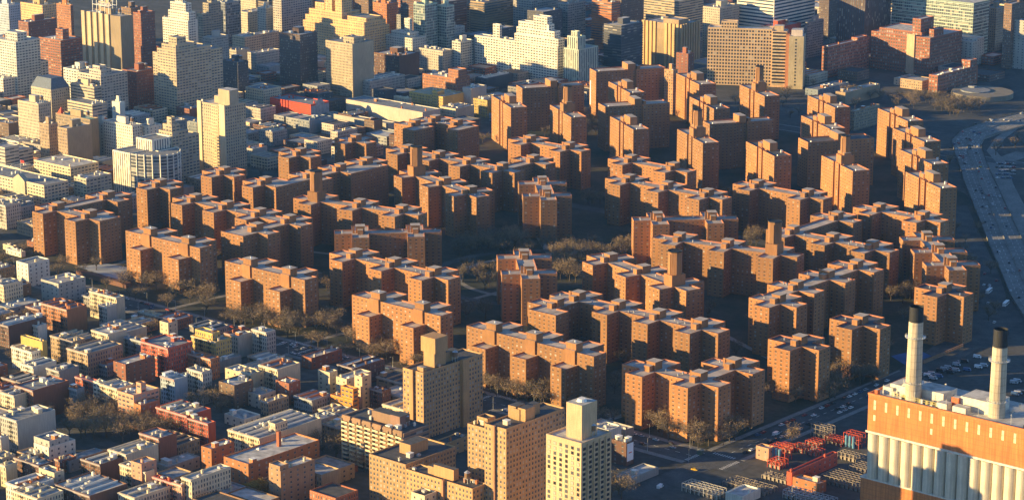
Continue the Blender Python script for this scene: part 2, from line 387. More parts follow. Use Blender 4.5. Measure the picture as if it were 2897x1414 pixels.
strip('slip_road', [U('A6', 1900, 250), U('A6', 1600, 470), U('A6', 1500, 620), U('A6', 1620, 760)], 10, .2, M_conc)
strip('service_road', [U('M4', 1380, 330), U('M4', 1480, 560), U('M4', 1590, 800), U('M4', 1640, 960), U('M4', 1640, 1120), U('L4', 1480, 80), U('L4', 1150, 350), U('L4', 800, 500)], 26, .18, M_asph)
# ------------------------------------------------------------------ red brick estate: chains of cross-shaped towers
ph_cache = {}
def penthouse(root, x, y, z, mat, small=(0, -6.2), s=1.0):
    key = ('ph', mat.name)
    if key not in ph_cache:
        a = MB(); a.box(-3.7, -3.8, 0, 3.7, 4.2, 5.6, False, 0, 0); a.box(-4.1, -4.2, 5.6, 4.1, 4.6, 6.1, True, 0, 1)
        b = MB(); b.box(-2.3, -2.3, 0, 2.3, 2.3, 4.0, False, 0, 1)
        c = MB(); c.box(-.9, -.9, 0, .9, .9, 6.2, False, 0, 2)
        d = MB(); d.cyl(0, 0, 0, 1.3, .6, .6, 8); d.cyl(0, 0, 1.3, 1.7, .85, .3, 8)
        ph_cache[key] = [q.mesh(nm, [mat, M_roof, M_black]) for q, nm in ((a, 'penthouse'), (b, 'stair_bulkhead'), (c, 'chimney'))] + [d.mesh('vent', [M_metal])]
    p = ph_cache[key]
    place('penthouse', p[0], root, (x, y, z)); place('stair_bulkhead', p[1], root, (x + small[0], y + small[1], z))
    r = random.Random(int(x * 7 + y * 13))
    if r.random() < .45: place('chimney', p[2], root, (x - 5.5, y - 3.5 + r.random() * 2, z))
    for k in range(2): place('vent', p[3], root, (x + r.choice((-1, 1)) * r.uniform(9, 18), y + r.uniform(-4, 4), z))
def chimney_tower(root, x, y, z, h, mat, r=5.6):
    a = MB(); a.box(x - 5.2, y - 6.5, z, x + 5.2, y + 6.5, z + 9, False)
    a.build('tower_base', [mat], root)
    b = MB(); b.cyl(x, y, z + 9, z + h, r, r, 8, math.pi / 8, False)
    b.box(x - 1.6, y - r - .1, z + 9.2, x + 1.6, y - r + .5, z + h - 1.5); b.build('tower_shaft', [mat], root)
    c = MB(); c.cyl(x, y, z + h, z + h + .8, r + .35, r + .35, 8, math.pi / 8, False); c.cyl(x, y, z + h + .8, z + h + .3, r + .35, r - .6, 8, math.pi / 8, False); c.cyl(x, y, z + h - 1, z + h + .3, r - .6, r - .6, 8, math.pi / 8, True)
    c.build('tower_rim', [M_black], root)
M_ph = facade(BR, 'none')
A_, B_ = 21.7, 7.2
def estate(label, gab, links=(), z=38.0, arms=None, extra=(), rot=None, local=None, tower=None, dark=False, snap=True):
    """gab: (tile,X,Y) of the inner corner beside the south arm of each cross"""
    if local is None:
        P = [U(*g, z) for g in gab]
        a = 0.0
        if rot: a = R(rot)
        C_, S_ = math.cos(a), math.sin(a)
        ox, oy = P[0]
        loc = [((x - ox) * C_ + (y - oy) * S_, -(x - ox) * S_ + (y - oy) * C_) for x, y in P]
        root_at = (ox, oy); c = [(x - B_, y + B_) for x, y in loc]
        c = [list(p) for p in c]
        if snap:
            for _ in range(3):
                for i, j, d in links:
                    if d == 'E': v = (c[i][1] + c[j][1]) / 2; c[i][1] = c[j][1] = v
                    elif d == 'N': v = (c[i][0] + c[j][0]) / 2; c[i][0] = c[j][0] = v
    else:
        root_at, a, c = local
    rects = []
    for k, (x, y) in enumerate(c):
        ar = (arms or {}).get(k, 'NESW')
        rects.append((x - B_, y - B_, x + B_, y + B_, z))
        if 'N' in ar: rects.append((x - B_, y, x + B_, y + A_, z))
        if 'S' in ar: rects.append((x - B_, y - A_, x + B_, y, z))
        if 'E' in ar: rects.append((x, y - B_, x + A_, y + B_, z))
        if 'W' in ar: rects.append((x - A_, y - B_, x, y + B_, z))
    for i, j, d in links:
        (x0, y0), (x1, y1) = c[i], c[j]
        if d == 'E': rects.append((min(x0, x1), y0 - B_, max(x0, x1), y0 + B_, z))
        elif d == 'N': rects.append((x0 - B_, min(y0, y1), x0 + B_, max(y0, y1), z))
        elif d == '/': rects.append((x0 + B_, y0 - B_, x0 + A_, y1 + B_, z)); rects.append((min(x0 + B_, x1 - B_), y1 - B_, max(x0 + A_, x1), y1 + B_, z))
    for k, x0, y0, x1, y1 in extra:
        x, y = c[k]; rects.append((x + x0, y + y0, x + x1, y + y1, z))
    root = shell('apartment_building', root_at, a, rects, BR, 'stuy', M_roofd if dark else M_roof, M_cope, 1.0, .08, SG)
    for k, (x, y) in enumerate(c):
        if tower is not None and k == tower: chimney_tower(root, x - 1, y - 1, z - 1, 26.5, M_ph)
        else: penthouse(root, x, y + 1, z - 1, M_ph)
    tag(root, label, 'apartment building'); return root
E2 = lambda *a: [(i, j, 'E') for i, j in zip(a, a[1:])]
estate('leftmost red brick estate block, a stepped group of three crosses beside the pale schoolyard', [('Z1', 440, 405), ('Z1', 785, 500), ('Z1', 1000, 268)], [(0, 1, 'E'), (0, 2, 'N')], extra=[(1, 7, -7, 21.7, 16)])
estate('single red brick cross tower in front of the round-fronted cream office block', [('Z1', 1635, 125)])
estate('long red brick block of four linked crosses with a fifth set forward, far left', [('Z2', 320, 550), ('Z2', 680, 640), ('Z2', 1035, 735), ('Z2', 1400, 815), ('Z2', 1010, 905)], E2(0, 1, 2, 3) + [(3, 4, 'N')], arms={4: 'WE'}, extra=[(4, -17, -24, 10, 0)])
estate('single red brick cross tower just below the tall slim pale tower', [('Z2', 635, 230)])
estate('red brick block of four crosses climbing away behind the left chimney tower', [('Z2', 1125, 350), ('Z3', 400, 520), ('Z3', 755, 440), ('Z3', 1090, 370)], [(0, 1, '/'), (1, 2, 'N'), (2, 3, 'N')], extra=[(2, 0, 0, 21.7, 30)])
estate('fanned red brick block of three crosses with an octagonal chimney tower on its left cross', [('Z3', 530, 800), ('Z3', 1015, 870), ('Z3', 1520, 940)], E2(0, 1, 2), rot=10.5, tower=0)
estate('red brick U of crosses all in shade before the long pale armoury hall', [('Z4', 545, 175), ('Z4', 620, 105), ('Z4', 1010, 150)], [(0, 1, 'N'), (1, 2, 'E')], arms={0: 'WN', 1: 'NEW', 2: 'N'}, extra=[(0, 4, -22, 20, 7), (2, 7, -23, 22, 9)])
estate('red brick row of four crosses with a spur running back, far middle of the estate', [('Z4', 415, 462), ('Z4', 765, 540), ('Z4', 1130, 610), ('Z4', 1520, 690), ('T3', 265, 1155)], E2(0, 1, 2, 3) + [(3, 4, 'N')])
estate('red brick pair of crosses set right against the foot of the pale-lit rear towers', [('T3', 255, 1015), ('T3', 530, 1065)], E2(0, 1))
estate('fanned red brick block of three crosses with chimney tower, left of the oval lawn', [('Z5', 485, 245), ('Z5', 790, 355), ('Z5', 1105, 460)], E2(0, 1, 2), rot=-15.5, tower=0)
estate('red brick row of three crosses directly behind the second front-row block', [('Y1', 535, 380), ('Y1', 985, 490), ('Y1', 1445, 605)], E2(0, 1, 2))
estate('red brick row of four crosses with a broad front spur, behind the four-winged front-row block', [('Y2', 1525, 310), ('Y3', 485, 830), ('Y3', 950, 945), ('Y3', 1430, 1065), ('Y2', 1220, 385)], E2(0, 1, 2, 3) + [(0, 4, 'N')], arms={4: 'NW'}, extra=[(4, -8.4, -22, 18.3, -7), (4, -7.2, -7.5, 7.2, 0)])
estate('fanned red brick block of three crosses with the nearest dark-topped chimney tower', [('Y3', 330, 265), ('Y3', 725, 405), ('Y3', 1125, 550)], E2(0, 1, 2), rot=-15.5, tower=2)
estate('red brick pair of crosses touching the shadow of the rear middle towers', [('Y4', 470, 165), ('Y4', 940, 265)], E2(0, 1), arms={1: 'SEW'})
estate('red brick row of three crosses just above the diagonal slab, right of the oval', [('Y4', 450, 400), ('Y4', 880, 490), ('Y4', 1345, 585)], E2(0, 1, 2))
estate('fanned red brick block of three broad crosses with a chimney tower at its right end', [('Y5', 640, 520), ('Y5', 1210, 600), ('Y6', 540, 675)], E2(0, 1, 2), rot=11, tower=2)
estate('red brick row of three crosses with a spur running back, right of the chimney tower', [('Y6', 725, 435), ('Y6', 1180, 525), ('Y6', 1640, 620), ('Y6', 1215, 265)], E2(0, 1, 2) + [(0, 3, 'N')])
estate('red brick pair of crosses in the upper right, just left of the highway', [('M4', 860, 380), ('M4', 1195, 430)], E2(0, 1))
estate('red brick column of four crosses receding up the right side of the estate', [('Y7', 620, 670), ('Y7', 825, 510), ('Y7', 1195, 380), ('Y7', 1560, 265)], [(1, 2, 'N'), (2, 3, 'N')], extra=[(1, -7.2, -33, 7.2, 0)], snap=True)
estate('single red brick cross tower nearest the power plant, left of its first stack', [('L4', 305, 165)], dark=True)
estate('single dark-roofed red brick cross tower behind the gap to the plant', [('Y7', 1600, 925)], dark=True)
estate('single red brick cross tower right at the highway edge above the first stack', [('M4', 1340, 955)], dark=True)
estate('largest corner block of red brick crosses at the avenue crossing', [('L3', 1145, 345), ('L3', 1450, 425), ('L3', 1720, 335)], [(0, 1, 'E'), (1, 2, 'N')])
estate('red brick cross tower low behind the slim pale tower among dark rooftops', [('Z3', 285, 255)])
estate('farthest left small red brick cross tower below the armoury hall', [('Z3', 945, 90)])
estate('red brick pair of crosses in the middle right, half in shade', [('M4', 10, 205), ('M4', 350, 275)], E2(0, 1))
D45 = R(45)
def diag(label, pts, n, pitch, axis):
    c = [(i * pitch, 0) if axis == 'x' else (0, i * pitch) for i in range(n)]
    links = [(i, i + 1, 'E' if axis == 'x' else 'N') for i in range(n - 1)]
    return estate(label, None, links, local=(pts, D45, c))
diag('long dim red brick slab set diagonally, left of the oval lawn', (-1407, 1435), 2, 46, 'x')
diag('long dim red brick slab set diagonally, right of the oval lawn', (-1247.4, 1634.5), 2, 46.5, 'x')
diag('diagonal red brick pair of crosses pointing at the viewer, south of the oval', (-1216, 1428), 2, 48, 'y')
diag('diagonal red brick pair of crosses pointing at the viewer, north of the oval', (-1377, 1641.5), 2, 48, 'y')
diag('diagonal red brick chain of three crosses beside the highway', (-979, 1667), 3, 41, 'y')
def front(label, x0, x1, y, wings, z=38):
    r = [(0, 0, x1 - x0, 13.8, z)]
    for wx in wings: r += [(wx - 7, -13.6, wx + 7, .5, z - 9), (wx - 7, 13, wx + 7, 28.5, z)]
    root = shell('apartment_building', (x0, y), 0, r, BR, 'stuy', M_roof, M_cope, 1.0, .2, SG)
    for wx in wings:
        m = MB(); m.box(wx - 4.5, -1.3, z - 8.8, wx + 4.8, 0, z + 1.3, True, 0, 1); m.build('stair_shaft', [M_ph, M_roof], root)
        m = MB(); m.box(wx - 4.6, .6, z - 1, wx + 4.4, 8, z + 5.2, False, 0, 0); m.box(wx - 5, .2, z + 5.2, wx + 4.8, 8.4, z + 5.8, True, 0, 1); m.build('penthouse', [M_ph, M_roof], root)
        m = MB(); m.cyl(wx + 1, 4, z + 5.8, z + 7.3, .9, .5, 8); m.build('vent', [M_metal], root)
    tag(root, label, 'apartment building'); return root
front('first front-row red brick block from the left, sunlit with two lower wings', -1558.3, -1466.4, 1309.5, (26.8, 73.8))
front('second front-row red brick block, sunlit with two lower wings and tree tops at its foot', -1421, -1330.5, 1295, (25.3, 69.6))
front('third front-row red brick block, sunlit with two lower wings behind the tan tower', -1273.5, -1182.7, 1288.8, (24.2, 69.2))
front('fourth and longest front-row red brick block with three lower wings', -1151.6, -1033, 1282.8, (23.2, 61.2, 97.7))
# ------------------------------------------------------------------ taller red brick towers of the rear estate, turned off the street grid
PA = R(-31.5); PZ = 47.0
BR2 = (.385, .19, .08)
def axis_solve(B, d, z, tx):
    lo, hi = 0.0, 300.0
    f = lambda s: pr(B[0] + d[0] * s, B[1] + d[1] * s, z)[0]
    up_ = f(hi) > f(0)
    for _ in range(40):
        mid = (lo + hi) / 2
        if (f(mid) < tx) == up_: lo = mid
        else: hi = mid
    return lo
def rear(label, t, A, B, C, slab=False, tower=False, dark=False, z=PZ):
    b = U(t, B[0], B[1], z); e1 = (-math.cos(PA), -math.sin(PA)); e2 = (-math.sin(PA), math.cos(PA))
    L = axis_solve(b, e1, z, S(t, A, 0)[0]); W_ = axis_solve(b, e2, z, S(t, C, 0)[0])
    L = min(max(L, 12), 70); W_ = min(max(W_, 12), 110)
    if slab:
        r = [(-L, 0, 0, W_ * .42, z), (-L, W_ * .58, 0, W_, z), (-L, W_ * .42, -2.5, W_ * .58, z)]
    else:
        r = [(-L * .38, 0, 0, W_, z), (-L, 1, -L * .62, W_ - 1, z), (-L * .62, 4, -L * .38, W_ - 4, z), (-L * .545, .8, -L * .455, 6, z), (-L*.66, 2.5, -L * .6, W_-2.5, z)]
    root = shell('apartment_building', b, PA, r, BR2, 'stuy', M_roofd if dark else M_roof, M_cope, 1.0, .12, SG)
    pm = facade(BR2, 'none')
    if slab:
        solid('penthouse', root, -L + 1, W_ * .46, z - 1, -1.5, W_ * .57, z + 6, pm, M_roof)
        solid('stair_bulkhead', root, -L * .5, W_ * .60, z - 1, -2, W_ * .64, z + 3, pm, M_roof)
    elif tower:
        solid('tower_base', root, -L * .62, 5, z - 1, -L * .42, W_ - 5, z + 10, pm, M_roof)
        chimney_tower(root, -L * .5, W_ * .5, z - 1, 26, pm, 4.2)
    else:
        solid('penthouse', root, -L * .6, W_ * .35, z - 1, -L * .36, W_ * .8, z + 7, pm, M_roof)
        solid('stair_bulkhead', root, -L * .72, W_ * .3, z - 1, -L * .6, W_ * .6, z + 3.5, pm, M_roof)
        m = MB(); m.cyl(-L * .25, W_ * .85, z - 1, z + 1.6, 1.2, 1.2, 8); m.build('vent', [M_metal], root)
    m = MB(); m.cyl(-4, 5, z - 1, z + .4, .7, .4, 8); m.build('vent', [M_metal], root)
    if 'stripe' in label:
        m = MB(); m.box(-L + 1.5, -.15, 10, -L + 4.5, 0, z - 13); m.build('white_stripe', [M_white], root)
    tag(root, label, 'apartment building'); return root
rear('leftmost tall sunlit brick tower of the rear estate, its foot behind the cream tenements', 'A1', 260, (525, 860), 720)
rear('sunlit brick tower with a slim chimney shaft, second from the left in the rear estate', 'A1', 950, (1240, 975), 1425, tower=True)
rear('sunlit brick tower standing alone before the long shaded slab, middle of the rear estate', 'A2', 70, (385, 700), 575)
rear('small-looking sunlit brick tower framed by two long shaded slabs', 'A2', 45, (345, 265), 520)
rear('sunlit brick tower touching the left edge of the wide tan hospital slab', 'A2', 860, (1165, 165), 1365)
rear('dark-roofed sunlit brick tower just below the wide tan hospital slab', 'A2', 1015, (1340, 455), 1530, dark=True)
rear('sunlit brick tower with a tall chimney shaft, centre of the rear estate', 'A2', 870, (1210, 860), 1405, tower=True)
rear('sunlit brick tower with chimney shaft standing right before the tan hospital slab', 'A3', 130, (475, 305), 655, tower=True)
rear('upper brick tower of the stacked pair right of the tan hospital slab', 'A3', 945, (1310, 440), 1490)
rear('lower brick tower of the stacked pair right of the tan hospital slab', 'A3', 870, (1245, 690), 1435)
rear('dark-roofed sunlit brick tower standing alone, lower middle of the rear estate', 'A3', 210, (590, 1015), 795, dark=True)
rear('sunlit brick tower with chimney shaft, nearest before the right-hand shaded slab', 'A3', 1130, (1520, 1190), 1725, tower=True)
rear('farthest of the four brick towers stepping along the highway', 'A4', 740, (1125, 265), 1310)
rear('second farthest of the four brick towers stepping along the highway', 'A4', 915, (1320, 510), 1515)
rear('third of the four brick towers stepping along the highway, top lit in patches', 'A4', 980, (1410, 775), 1610)
rear('nearest of the four brick towers stepping along the highway', 'A4', 1080, (1510, 1060), 1710)
rear('long shaded brick slab in front of the stepped white apartment tower', 'A1', 590, (660, 630), 1395, slab=True)
rear('longest shaded brick slab with a bright white stripe down its lit end', 'T3', 675, (720, 510), 1215, slab=True, z=50)
rear('shaded brick slab crossing below the longest one, centre of the rear estate', 'T3', 735, (785, 760), 1245, slab=True)
rear('shaded brick slab right of the central chimney shaft', 'A2', 1210, (1290, 635), 2060, slab=True)
rear('shaded brick slab low at the right of the rear estate', 'A3', 875, (990, 850), 1775, slab=True, dark=True)
# ------------------------------------------------------------------ street-grid buildings read off as corner triples
rg = random.Random(11)
def tank_meshes():
    if 'tank' in ph_cache: return ph_cache['tank']
    a = MB()
    for sx in (-1, 1):
        for sy in (-1, 1): a.bar((sx * 1.3, sy * 1.3, 0), (sx * 1.3, sy * 1.3, 3), .25)
    a.box(-1.7, -1.7, 3, 1.7, 1.7, 3.2)
    b = MB(); b.cyl(0, 0, 3.2, 6.6, 1.8, 1.75, 12, 0, False); c = MB(); c.cyl(0, 0, 6.6, 8, 2.0, .05, 12, 0, False)
    ph_cache['tank'] = (a.mesh('tank_stand', M_metal), b.mesh('tank_barrel', M_tankw), c.mesh('tank_roof', M_metal)); return ph_cache['tank']
def water_tank(root, x, y, z):
    a, b, c = tank_meshes(); t = place('water_tank', a, root, (x, y, z)); place('tank_barrel', b, t, (0, 0, 0)); place('tank_roof', c, t, (0, 0, 0))
CLUT = {}
def clutter_mesh(kind, color):
    key = (kind, color)
    if key in CLUT: return CLUT[key]
    wm = plain('render_%.2f_%.2f_%.2f' % color, tuple(min(.8, c * 1.05) for c in color), .85, .2, .8)
    m = MB()
    if kind == 'stair_bulkhead': m.box(-1.6, -1.8, 0, 1.6, 1.8, 2.7, False, 0, 1); m.box(-1.8, -2, 2.7, 1.8, 2, 2.9, True, 1, 1)
    elif kind == 'chimney': m.box(-.55, -.8, 0, .55, .8, 2.1, False); m.box(-.7, -.95, 2.1, .7, .95, 2.3); m.cyl(0, 0, 2.3, 2.8, .25, .25, 6)
    elif kind == 'skylight':
        m.box(-1.3, -1.3, 0, 1.3, 1.3, .5, False, 1, 1)
        for a, b in (((-1.3, -1.3), (1.3, -1.3)), ((1.3, -1.3), (1.3, 1.3)), ((1.3, 1.3), (-1.3, 1.3)), ((-1.3, 1.3), (-1.3, -1.3))): m.quad([(*a, .5), (*b, .5), (0, 0, 1.3)], None, 1)
    elif kind == 'party_wall': m.box(-.2, -.5, 0, .2, .5, 1, False)
    elif kind == 'air_handler': m.box(-1.2, -.9, .3, 1.2, .9, 1.7, True, 1, 1); m.cyl(0, 0, 1.7, 2.0, .6, .6, 8, 0, True, 1); m.bar((-1, 0, 0), (-1, 0, .3), .3, 1); m.bar((1, 0, 0), (1, 0, .3), .3, 1)
    CLUT[key] = m.mesh(kind, [wm, M_white if kind != 'air_handler' else M_metal]); return CLUT[key]
def clutter(root, w, d, z, color, n, row=True):
    lc = rg.choice([color, COLS['cream'], COLS['white'], COLS['ltgrey'], COLS['orange']])
    for k in range(n):
        kind = rg.choice(['stair_bulkhead', 'chimney', 'chimney', 'skylight', 'air_handler', 'chimney'])
        place(kind, clutter_mesh(kind, lc if kind != 'skylight' else color), root, (-rg.uniform(1.8, max(1.9, w - 1.8)), rg.uniform(1.8, max(1.9, d - 1.8)), z - .9), rg.choice((0, 0, math.pi / 2)))
    if w > 12 and z < 22 and row:                # party walls dividing the row into houses
        s = rg.uniform(6.5, 8.5); x = s
        while x < w - 3:
            place('party_wall', clutter_mesh('party_wall', lc), root, (-x, d / 2, z - .9), 0, (1.4, d - 1.2, 1.1 + rg.random() * .5)); x += s
def solve_block(t, Ax, Bx, By, Cx, z):
    b = U(t, Bx, By, z)
    return b, axis_solve(b, (-1, 0), z, S(t, Ax, 0)[0]), axis_solve(b, (0, 1), z, S(t, Cx, 0)[0])
WORD = {'brick': 'red brick', 'orange': 'orange brick', 'red': 'red painted', 'dkbrick': 'dark brick', 'brown': 'brown brick', 'tan': 'tan brick', 'beige': 'beige', 'cream': 'cream',
        'white': 'white', 'grey': 'grey', 'ltgrey': 'light grey', 'blue': 'blue grey', 'yellow': 'yellow', 'pink': 'pink', 'gold': 'golden stone', 'dark': 'dark', 'scaf': 'red netted', 'towerbrown': 'brown brick', 'stone': 'pale stone', 'paleblue': 'pale blue'}
def blk(t, Ax, Bx, By, Cx, z, col, style='ten', label=None, cat='building', roof=None, nclut=None, name='building', tiers=(), par=.9, maxw=130, tank=False, light=.14, glass=(0.085, 0.09, 0.10)):
    if t in ('L1', 'L2', 'M1') and 11 <= z < 20 and name == 'building': z = z * 1.25
    b, w_, d_ = solve_block(t, Ax, Bx, By, Cx, z)
    w_ = min(max(w_, 4), maxw); d_ = min(max(d_, 4), 90)
    color = COLS[col] if isinstance(col, str) else col
    rects = [(-w_, 0, 0, d_, z)]
    for (a0, a1, b0, b1, dz) in tiers: rects.append((-w_ * a1, d_ * b0, -w_ * a0, d_ * b1, z + dz))
    rf = roof if roof is not None else rg.choice(ROOFS[:3])
    if isinstance(rf, int): rf = ROOFS[rf]
    root = shell(name, b, 0, rects, color, style, rf, None, par, light, glass)
    big = z > 30
    n = nclut if nclut is not None else (3 if big else 2 + int(w_ * d_ / 130))
    if n: clutter(root, w_, d_, z, color, min(n, 12), style == 'ten')
    if big and not tiers:
        solid('penthouse', root, -w_ * .65, d_ * .35, z - .9, -w_ * .35, d_ * .7, z + 6, facade(color, 'none'), rf)
        if w_ > 18 and rg.random() < .6: water_tank(root, -w_ * .2, d_ * .6, z - .9)
    elif tank: water_tank(root, -w_ * .4, d_ * .5, z - .9)
    if t[0] in 'LM' and name == 'building' and z < 26: root.name = 'tenement'; cat = 'tenement' if cat == 'building' else cat
    if root.name.startswith('tenement') and style == 'ten': fire_escape(root, w_, z, color)
    if label: tag(root, label, cat)
    else:
        fl = 'low' if z < 13 else ('mid-height' if z < 26 else 'tall')
        px = pr(b[0] - w_ / 2, b[1] + d_ / 2, z); col_w = WORD.get(col, 'brown') if isinstance(col, str) else 'brown'
        GEN.append((root, '%s %s %s' % (fl, col_w, 'tenement' if t[0] in 'LM' and z < 26 else 'building'), px)); root['category'] = 'tenement' if t[0] in 'LM' and z < 26 else 'building'
        root['group'] = 'city buildings around the brick estate' if root['category'] == 'building' else 'tenements south of the wide street'
    return root, w_, d_
def many(t, rows):
    for r in rows: blk(t, *r)
# --- upper left
blk('T1', -100, 110, 300, 282, 70, 'white', 'wide', 'white apartment tower with rows of square windows at the left edge', 'apartment building', tiers=[(.1, .5, .2, .6, 9)])
blk('T1', 100, 190, 455, 342, 42, 'white', 'wide', 'lower white wing in front of the left-edge white tower', 'apartment building')
blk('T1', 275, 435, 290, 582, 60, 'brick', 'wide', 'red brown apartment tower with a square lit penthouse, left of the ribbed telephone block', 'apartment building', tiers=[(.2, .5, .3, .6, 11)])
tel, tw_, td_ = blk('T1', 578, 855, 120, 945, 96, (.36, .27, .17), 'none', 'tall windowless brown block with vertical ribs and a steel lattice on its roof', 'telephone exchange')
m = MB()
for k in range(5): m.box(-tw_ + tw_ * (.02 + k * .155), -1.6, 0, -tw_ + tw_ * (.02 + k * .155) + 5.6, 0, 96.6)
m.build('rib', [facade((.55, .44, .28), 'none')], tel)
m = MB()
for i in range(5):
    for j in range(3):
        for k in range(2):
            x, y, z0 = -tw_ + 17 + i * 7, 3 + j * 6, 96 + k * 9
            m.bar((x, y, z0), (x, y, z0 + 9), .5)
            if i < 4: m.bar((x, y, z0 + 9), (x + 7, y, z0 + 9), .5)
            if j < 2: m.bar((x, y, z0 + 9), (x, y + 6, z0 + 9), .5)
m.build('roof_lattice', [M_metal], tel)
blk('T1', 945, 1000, 95, 1100, 82, 'brick', 'punch', 'reddish tower directly behind the ribbed telephone block', 'apartment building')
blk('T1', 860, 930, 60, 1010, 70, 'brown', 'punch')
blk('T1', 1155, 1335, 150, 1405, 62, 'white', 'wide', 'bright white tower stepping up in terraces, top left quarter', 'apartment building', tiers=[(.0, .8, .1, .8, 10), (.15, .75, .2, .8, 20), (.3, .6, .3, .7, 28)])
blk('T1', 1395, 1440, 100, 1585, 52, 'beige', 'wide', 'beige stepped tower just right of the bright white terraced tower', 'apartment building', tiers=[(.0, .9, .3, .9, 12), (.2, .7, .5, .8, 20)])
blk('T1', 1540, 1600, 20, 1710, 54, 'blue', 'grid', 'dark blue glass slab cut by the top edge of the photo', 'office building')
blk('T1', 1085, 1250, 395, 1580, 72, 'beige', 'wide', 'large beige apartment slab with a sunlit left end and terraced top', 'apartment building', tiers=[(.0, .8, .0, .75, 5), (.1, .7, .05, .5, 10), (.15, .5, .1, .3, 18)])
blk('T1', 870, 970, 510, 1115, 48, 'brick', 'punch', 'dark brick loft block with pale cornice, left of the large beige slab', 'loft building', tank=True)
blk('T1', 550, 715, 540, 905, 52, 'ltgrey', 'wide', 'pale grey stepped hospital wing with large dark windows', 'hospital', tiers=[(.1, .6, .1, .5, 5), (.2, .5, .15, .4, 9)])
blk('T1', 500, 668, 620, 720, 42, 'stone', 'strip', 'lower pale wing with long window bands before the stepped hospital', 'hospital')
blk('T1', 450, 560, 500, 690, 48, 'white', 'wide')
blk('T1', 478, 655, 745, 760, 30, 'stone', 'strip')
man, mw, md = blk('T1', 220, 362, 640, 495, 38, 'stone', 'punch', 'tan stone house with a blue slate mansard roof and gabled end', 'building', nclut=0)
m = MB(); z = 38
x0, x1, y0, y1 = -mw, 0, 0, md
m.quad([(x0, y0, z), (x1, y0, z), (x1 - 5, y0 + 5, z + 11), (x0 + 5, y0 + 5, z + 11)]); m.quad([(x1, y0, z), (x1, y1, z), (x1 - 5, y1 - 5, z + 11), (x1 - 5, y0 + 5, z + 11)])
m.quad([(x1, y1, z), (x0, y1, z), (x0 + 5, y1 - 5, z + 11), (x1 - 5, y1 - 5, z + 11)]); m.quad([(x0, y1, z), (x0, y0, z), (x0 + 5, y0 + 5, z + 11), (x0 + 5, y1 - 5, z + 11)])
m.quad([(x0 + 5, y0 + 5, z + 11), (x1 - 5, y0 + 5, z + 11), (x1 - 5, y1 - 5, z + 11), (x0 + 5, y1 - 5, z + 11)])
M_slate = plain('blue_slate', (.10, .13, .18), .6, .3, .6); m.build('mansard_roof', [M_slate], man)
blk('T1', 125, 272, 740, 362, 52, 'stone', 'ten', 'cream stone office block with close window rows, left edge above the post office', 'office building', tank=False)
blk('T1', 280, 345, 885, 410, 50, 'tan', 'ten', 'narrow left half of the twin tan hospital pavilions', 'hospital')
blk('T1', 408, 476, 915, 650, 50, 'tan', 'ten', 'wide right half of the twin tan hospital pavilions', 'hospital')
gr, gw, gd = blk('T1', 395, 640, 850, 700, 44, 'tan', 'ten', 'flat block with green copper roof and a small red pyramid behind the twin tan pavilions', 'building', nclut=1, roof=plain('green_copper', (.22, .42, .32), .7, .3, .3))
m = MB(); m.cyl(-gw * .9, 3, 43, 50, 4.5, .1, 4, math.pi / 4, False); m.build('pyramid_roof', [plain('red_tile', (.6, .08, .04), .7)], gr)
blk('T1', 735, 940, 895, 1010, 40, 'white', 'punch', 'bright white plain hospital block with a dark water tank behind', 'hospital', tank=True)
blk('T1', 650, 735, 880, 790, 36, 'white', 'few')
blk('T1', 795, 850, 730, 888, 50, 'white', 'none')
blk('T1', 985, 1060, 900, 1150, 38, 'white', 'few')
# round-fronted office block
b, cw_, cd_ = solve_block('T1', 800, 945, 1095, 1225, 42)
root = shell('office_building', b, 0, [(-cw_, 0, -cw_ * .15, cd_, 42), (-cw_ * .16, cd_ * .5, 8, cd_, 42), (-cw_ * .7, cd_ * .45, 2, cd_ * .95, 52)], COLS['white'], 'pier', ROOFS[2])
m = MB(); n = 24; cxr, cyr, rr = -cw_ * .15, cd_ * .5, cd_ * .5
for i in range(n):
    a0 = -math.pi / 2 + math.pi * i / n; a1 = -math.pi / 2 + math.pi * (i + 1) / n
    p = (cxr + math.cos(a0) * rr * 1.35, cyr + math.sin(a0) * rr); q = (cxr + math.cos(a1) * rr * 1.35, cyr + math.sin(a1) * rr)
    m.quad([(*p, 0), (*q, 0), (*q, 42), (*p, 42)], [(i * .5, 37), (i * .5 + .5, 37), (i * .5 + .5, 50.3), (i * .5, 50.3)])
    m.quad([(cxr, cyr, 41.2), (*p, 41.2), (*q, 41.2)], None, 1)
m.build('round_front', [facade(COLS['white'], 'grid'), ROOFS[2]], root)
m = MB()
for i in range(0, 25, 2):
    a0 = -math.pi / 2 + math.pi * i / 24; p = (cxr + math.cos(a0) * (rr * 1.35 + .3), cyr + math.sin(a0) * (rr + .3)); m.box(p[0] - .4, p[1] - .4, 0, p[0] + .4, p[1] + .4, 42.6)
m.build('pier', [plain('stone_pier', COLS['white'], .8)], root)
tag(root, 'cream office block with a curved colonnaded front, left above the estate', 'office building')
blk('T1', 1120, 1225, 985, 1415, 50, 'beige', 'wide', 'beige apartment slab with terraced top right of the curved office block', 'apartment building', tiers=[(.0, .9, .0, .6, 6), (.2, .8, .1, .4, 12), (.3, .6, .15, .3, 19)])
tt, w1, d1 = blk('T1', 1405, 1600, 755, 1745, 74, 'beige', 'punch', 'slim pale apartment tower with balcony column and high penthouse, alone left of centre', 'apartment building', nclut=1)
solid('penthouse', tt, -w1 * .42, d1 * .25, 73, -w1 * .02, d1 * .7, 88, facade(COLS['beige'], 'none'), ROOFS[1])
m = MB(); m.box(-w1 * .2, -1.2, 2, 0, 0, 75); m.box(-w1, -1.0, 2, -w1 * .86, 0, 75)
for k in range(23): m.box(-w1 * .46, -1.8, 4 + k * 3.1, -w1 * .22, 0, 4.9 + k * 3.1)
m.build('balcony_column', [facade(COLS['cream'], 'none')], tt)
